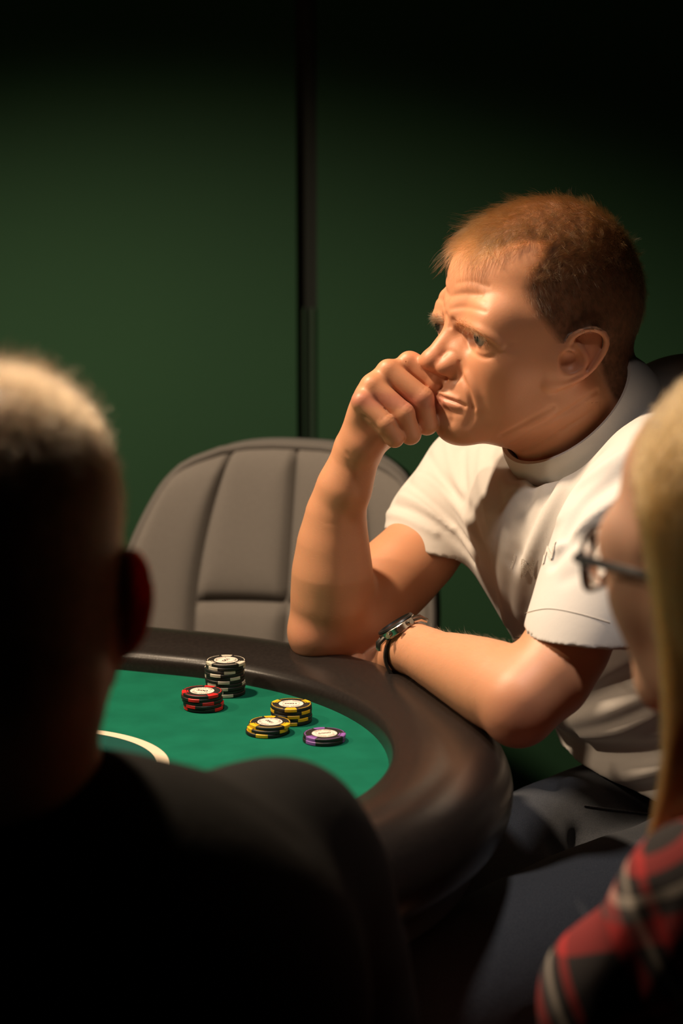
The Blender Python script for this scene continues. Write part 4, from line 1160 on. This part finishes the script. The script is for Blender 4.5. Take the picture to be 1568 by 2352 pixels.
b = MB(); b.lathe([(.057, -.010), (.066, -.012), (.064, .002), (.0585, .006), (.057, -.010)], 40, Matrix.Translation(Vector(P(5, 1815, 1.505))) @ Matrix.Rotation(.15, 4, 'X')); b.build('collar', M['black_tee'], tee2)
L2 = Field(); L2.ell(P(160, 2300, 1.50)+np.array([0, .0, -.42]), (.17, .15, .12), .04)
pv = P(160, 2300, 1.50)+np.array([0, .0, -.44])
for t in (-1, 1):
    kn = pv+np.array([.13*t, .42, .02]); ft = kn+np.array([0, -.06, -kn[2]+.08])
    L2.chain([(pv+np.array([.09*t, 0, 0]), .09), (kn, .062)], .03); L2.chain([(kn, .062), (ft, .05)], .02)
    L2.cone(ft+np.array([0, 0, -.04]), ft+np.array([0, .14, -.045]), .038, .032, .02)
v, f = L2.mesh(.007); mesh_from('trousers', v, f, M['denim'], man2)

#@@WOMAN
# ================================================================== woman with glasses and plaid shirt, near right
wom = empty('person', (.42, 1.5, 0), 'woman with long blond hair, dark eyeglasses and red plaid shirt at right', 'person')
Y3 = 1.56; H3 = P(1752, 1358, Y3)
ph = math.radians(50)
f3 = unit([-math.cos(ph), math.sin(ph), -.06]); l3 = unit(np.cross([0, 0, 1], f3)); u3 = np.cross(f3, l3); R3 = np.stack([f3, l3, u3], 1)
G_ = Field(); head_ops(G_, H3, R3, ear=True, female=True)
NB3 = H3+np.array([.02, -.02, -.17]); G_.cone(H3+R3 @ np.array([-.025, 0, -.03]), NB3, .048, .052, .03)
G_.cone(NB3+np.array([0, 0, -.11]), NB3+np.array([0, 0, -.25]), .06, .10, .05)
_w3 = P(1340, 2570, 1.56)+np.array([.05, .10, -.17]); add_hand(G_, _w3, (-.1, .6, -.5), (-.3, .5, .8), -1, .022)
_w4 = NB3+np.array([.08, .30, -.42]); add_hand(G_, _w4, (-.6, .8, -.1), (0, .1, 1), 1, .022)
v, f = G_.mesh(.0022); body3 = mesh_from('body', v, f, M['skin3'], wom)
h3 = (v-H3) @ R3; c3 = np.tile(np.array([.60, .335, .225]), (len(v), 1)); c3 = mixc(c3, .5*blob(h3, (.07, .045, -.025), (.03, .02, .022)), (.60, .22, .15))
set_tint(body3, c3); n3_ = vnormals(body3)
for t in (-1, 1):
    c_ = H3+R3 @ np.array([.0735, .0325*t, .0165]); MB().lathe([(.0122*math.sin(a), -.0122*math.cos(a)) for a in np.linspace(0, math.pi, 12)], 20, Matrix.Translation(Vector(c_))).build('eye', M['eye'], wom)
    set_tint(bpy.context.scene.objects[-1] if False else wom.children[-1], np.tile(np.array([.5, .45, .42]), (len(wom.children[-1].data.vertices), 1)))
# hair: long strands from a parting, falling over the ear and in front of the shoulder
C_ = Field(); C_.frame(H3, R3); C_.ell((-.010, 0, .062), (.100, .085, .100), .02); C_.ell((-.05, 0, -.02), (.06, .082, .10), .04)
C_.frame(); C_.cut(H3+R3 @ np.array([.040, 0, .05]), R3 @ np.array([.85, 0, -.50]), H3-.3, H3+.3, .001)
vc, fc = C_.mesh(.005); cap = mesh_from('hair', vc, fc, mat('hair_blond_mass', (.13, .062, .022), .6, noise=(60, .6, (.22, .12, .045)), bump=[(120, .5, .004)]), wom)
hc3 = (vc-H3) @ R3; nc3 = vnormals(cap)
w_ = (hc3[:, 2] > .03).astype(float)*(hc3[:, 0] < .9); i_ = pick(w_, 7000)
npt = 14; L3 = np.zeros((len(i_), npt, 3)); hh = hc3[i_]; a0 = rng.uniform(0, 1, len(i_))
for k in range(npt):
    t = k/(npt-1); lat = np.sign(hh[:, 1]+.0001)
    ang = np.minimum(t*1.9, 1)
    drop = np.maximum(t-.25, 0)/.75
    q = hh.copy()
    q[:, 1] = hh[:, 1]*(1-ang)+lat*(.080+.008*a0+.014*drop)*ang
    q[:, 0] = hh[:, 0]*(1-ang)+ang*(-.050+.050*a0+.008*np.sin(drop*7+a0*2)+.040*drop)
    q[:, 2] = hh[:, 2]*(1-ang)+.02*ang-drop*(.25+.10*a0)
    q[:, 1] += lat*.006*np.sin(drop*9+a0*3)
    bulge = 4*ang*(1-ang)*.018; q[:, 2] += bulge; q[:, 1] += lat*bulge*.6
    L3[:, k] = q
L3 = H3+L3 @ R3.T+rng.normal(0, .0012, L3.shape)
strands('long_hair', L3, np.full(len(i_), .00022), M['hair3'], wom, tip=.5)
# front waves brushed back off the forehead
w_ = ((hc3[:, 2] > .075) & (hc3[:, 0] > -.02)).astype(float); i_ = pick(w_, 2500); hh = hc3[i_]; Lf = np.zeros((len(i_), 8, 3))
for k in range(8):
    t = k/7; q = hh.copy(); q[:, 0] = hh[:, 0]+.008*math.sin(t*3.0)-.07*t; q[:, 2] = hh[:, 2]+.014*math.sin(t*3.1)-.01*t; q[:, 1] = hh[:, 1]*(1+.08*t); Lf[:, k] = q
strands('front_hair', H3+Lf @ R3.T+rng.normal(0, .0015, Lf.shape), np.full(len(i_), .00022), M['hair3'], wom, tip=.5)
# plaid shirt
def plaid(name):
    m = bpy.data.materials.new(name); m.use_nodes = True; nt = m.node_tree; b_ = nt.nodes['Principled BSDF']; b_.inputs['Roughness'].default_value = .9
    tc = nt.nodes.new('ShaderNodeTexCoord'); mp = nt.nodes.new('ShaderNodeMapping'); mp.inputs['Rotation'].default_value = (0, math.radians(32), math.radians(15))
    nt.links.new(tc.outputs['Object'], mp.inputs[0]); sp_ = nt.nodes.new('ShaderNodeSeparateXYZ'); nt.links.new(mp.outputs[0], sp_.inputs[0])
    def stripes(out, period, stops):
        d = nt.nodes.new('ShaderNodeMath'); d.operation = 'DIVIDE'; d.inputs[1].default_value = period; nt.links.new(out, d.inputs[0])
        fr = nt.nodes.new('ShaderNodeMath'); fr.operation = 'FRACT'; nt.links.new(d.outputs[0], fr.inputs[0])
        cr = nt.nodes.new('ShaderNodeValToRGB'); cr.color_ramp.interpolation = 'CONSTANT'; e = cr.color_ramp.elements
        e[0].position = stops[0][0]; e[0].color = (*stops[0][1], 1); e[1].position = stops[1][0]; e[1].color = (*stops[1][1], 1)
        for p_, c_ in stops[2:]: q = e.new(p_); q.color = (*c_, 1)
        nt.links.new(fr.outputs[0], cr.inputs[0]); return cr.outputs[0]
    K, Rd, Wh, Gy = (.012, .008, .010), (.42, .018, .020), (.50, .44, .38), (.07, .06, .065)
    st = [(0, K), (.38, Rd), (.56, Gy), (.66, Wh), (.72, K), (.82, Rd), (.90, K)]
    a = stripes(sp_.outputs[0], .085, st); c = stripes(sp_.outputs[2], .085, st)
    mx = nt.nodes.new('ShaderNodeMix'); mx.data_type = 'RGBA'; mx.inputs[0].default_value = .5; nt.links.new(a, mx.inputs[6]); nt.links.new(c, mx.inputs[7])
    nt.links.new(mx.outputs[2], b_.inputs['Base Color']); return m
M['plaid'] = plaid('red_black_plaid')
N_ = Field(); S3 = P(1620, 2080, 1.46)
N_.cone(S3, NB3+np.array([.02, -.01, -.09]), .050, .055, .04); N_.cone(S3, P(1420, 2290, 1.50), .048, .046, .03); N_.cone(P(1420, 2290, 1.50), P(1340, 2570, 1.56), .046, .042, .03)
N_.ell(NB3+np.array([.03, 0, -.30]), (.17, .13, .22), .06); N_.cone(NB3+np.array([.02, 0, -.08]), NB3+np.array([.25, .12, -.12]), .055, .05, .04)
N_.cone(NB3+np.array([.25, .12, -.12]), NB3+np.array([.28, .16, -.38]), .05, .045, .03)
N_.cone(NB3+np.array([.28, .16, -.38]), _w4, .043, .033, .02); N_.cone(P(1340, 2570, 1.56), _w3, .042, .033, .02)
N_.cone(NB3+np.array([0, 0, -.02]), NB3+np.array([0, 0, .1]), .058, .06, .005, 's')
N_.grv([P(1500, 2100, 1.42), P(1460, 2200, 1.42), P(1420, 2330, 1.46)], .012, -.006)
v, f = N_.mesh(.004); mesh_from('plaid_shirt', v, f, M['plaid'], wom)
pv = NB3+np.array([.03, -.02, -.62]); L3_ = Field(); L3_.ell(pv+np.array([0, 0, .1]), (.17, .14, .15), .04)
for t in (-1, 1):
    kn = pv+np.array([-.12+.10*t, .34, .02]); ft = np.array([kn[0]+.03, kn[1]-.02, .08])
    L3_.chain([(pv+np.array([.02*t, .09*t, 0]), .085), (kn, .06)], .03); L3_.chain([(kn, .06), (ft, .048)], .02); L3_.cone(ft+np.array([0, 0, -.04]), ft+np.array([-.13, .06, -.045]), .036, .03, .02)
v, f = L3_.mesh(.007); mesh_from('trousers', v, f, M['denim'], wom)
# eyeglasses
spc = empty('eyeglasses', H3+R3 @ np.array([.10, 0, .015]), 'dark framed eyeglasses worn by the woman at right', 'eyeglasses')
def g3(p): return H3+R3 @ np.array(p)
for t in (-1, 1):
    lp = []
    for i in range(28):
        g = 2*math.pi*i/28; cx, sx = math.cos(g), math.sin(g); e = (abs(cx)**3+abs(sx)**3)**(-1/3)
        y = .040+.0255*cx*e; z = .016+.0215*sx*e; lp.append(g3((.118-5.0*(y-.01)**2, y*t, z)))
    MB().tube(lp, .0017, 8, closed=True).build('rim', M['glasses'], spc)
    cpt = np.mean(lp, 0); nrm = R3 @ np.array([1., 0, 0]); n = len(lp)
    Vv = [p+nrm*.0006 for p in lp]+[p-nrm*.0006 for p in lp]; Ff = [tuple(range(n)), tuple(range(2*n-1, n-1, -1))]+[(i, n+i, n+(i+1) % n, (i+1) % n) for i in range(n)]
    mesh_from('lens', Vv, Ff, M['lens'], spc, False)
    MB().tube([g3((.104, .0645*t, .022)), g3((.099, .074*t, .022)), g3((.04, .081*t, .020)), g3((-.01, .083*t, .016)), g3((-.035, .080*t, -.006))], [.0036, .0036, .0030, .0026, .002], 8).build('temple_arm', M['glasses'], spc)
MB().tube([g3((.118, .0148, .018)), g3((.121, 0, .021)), g3((.118, -.0148, .018))], .0014, 8).build('bridge', M['glasses'], spc)
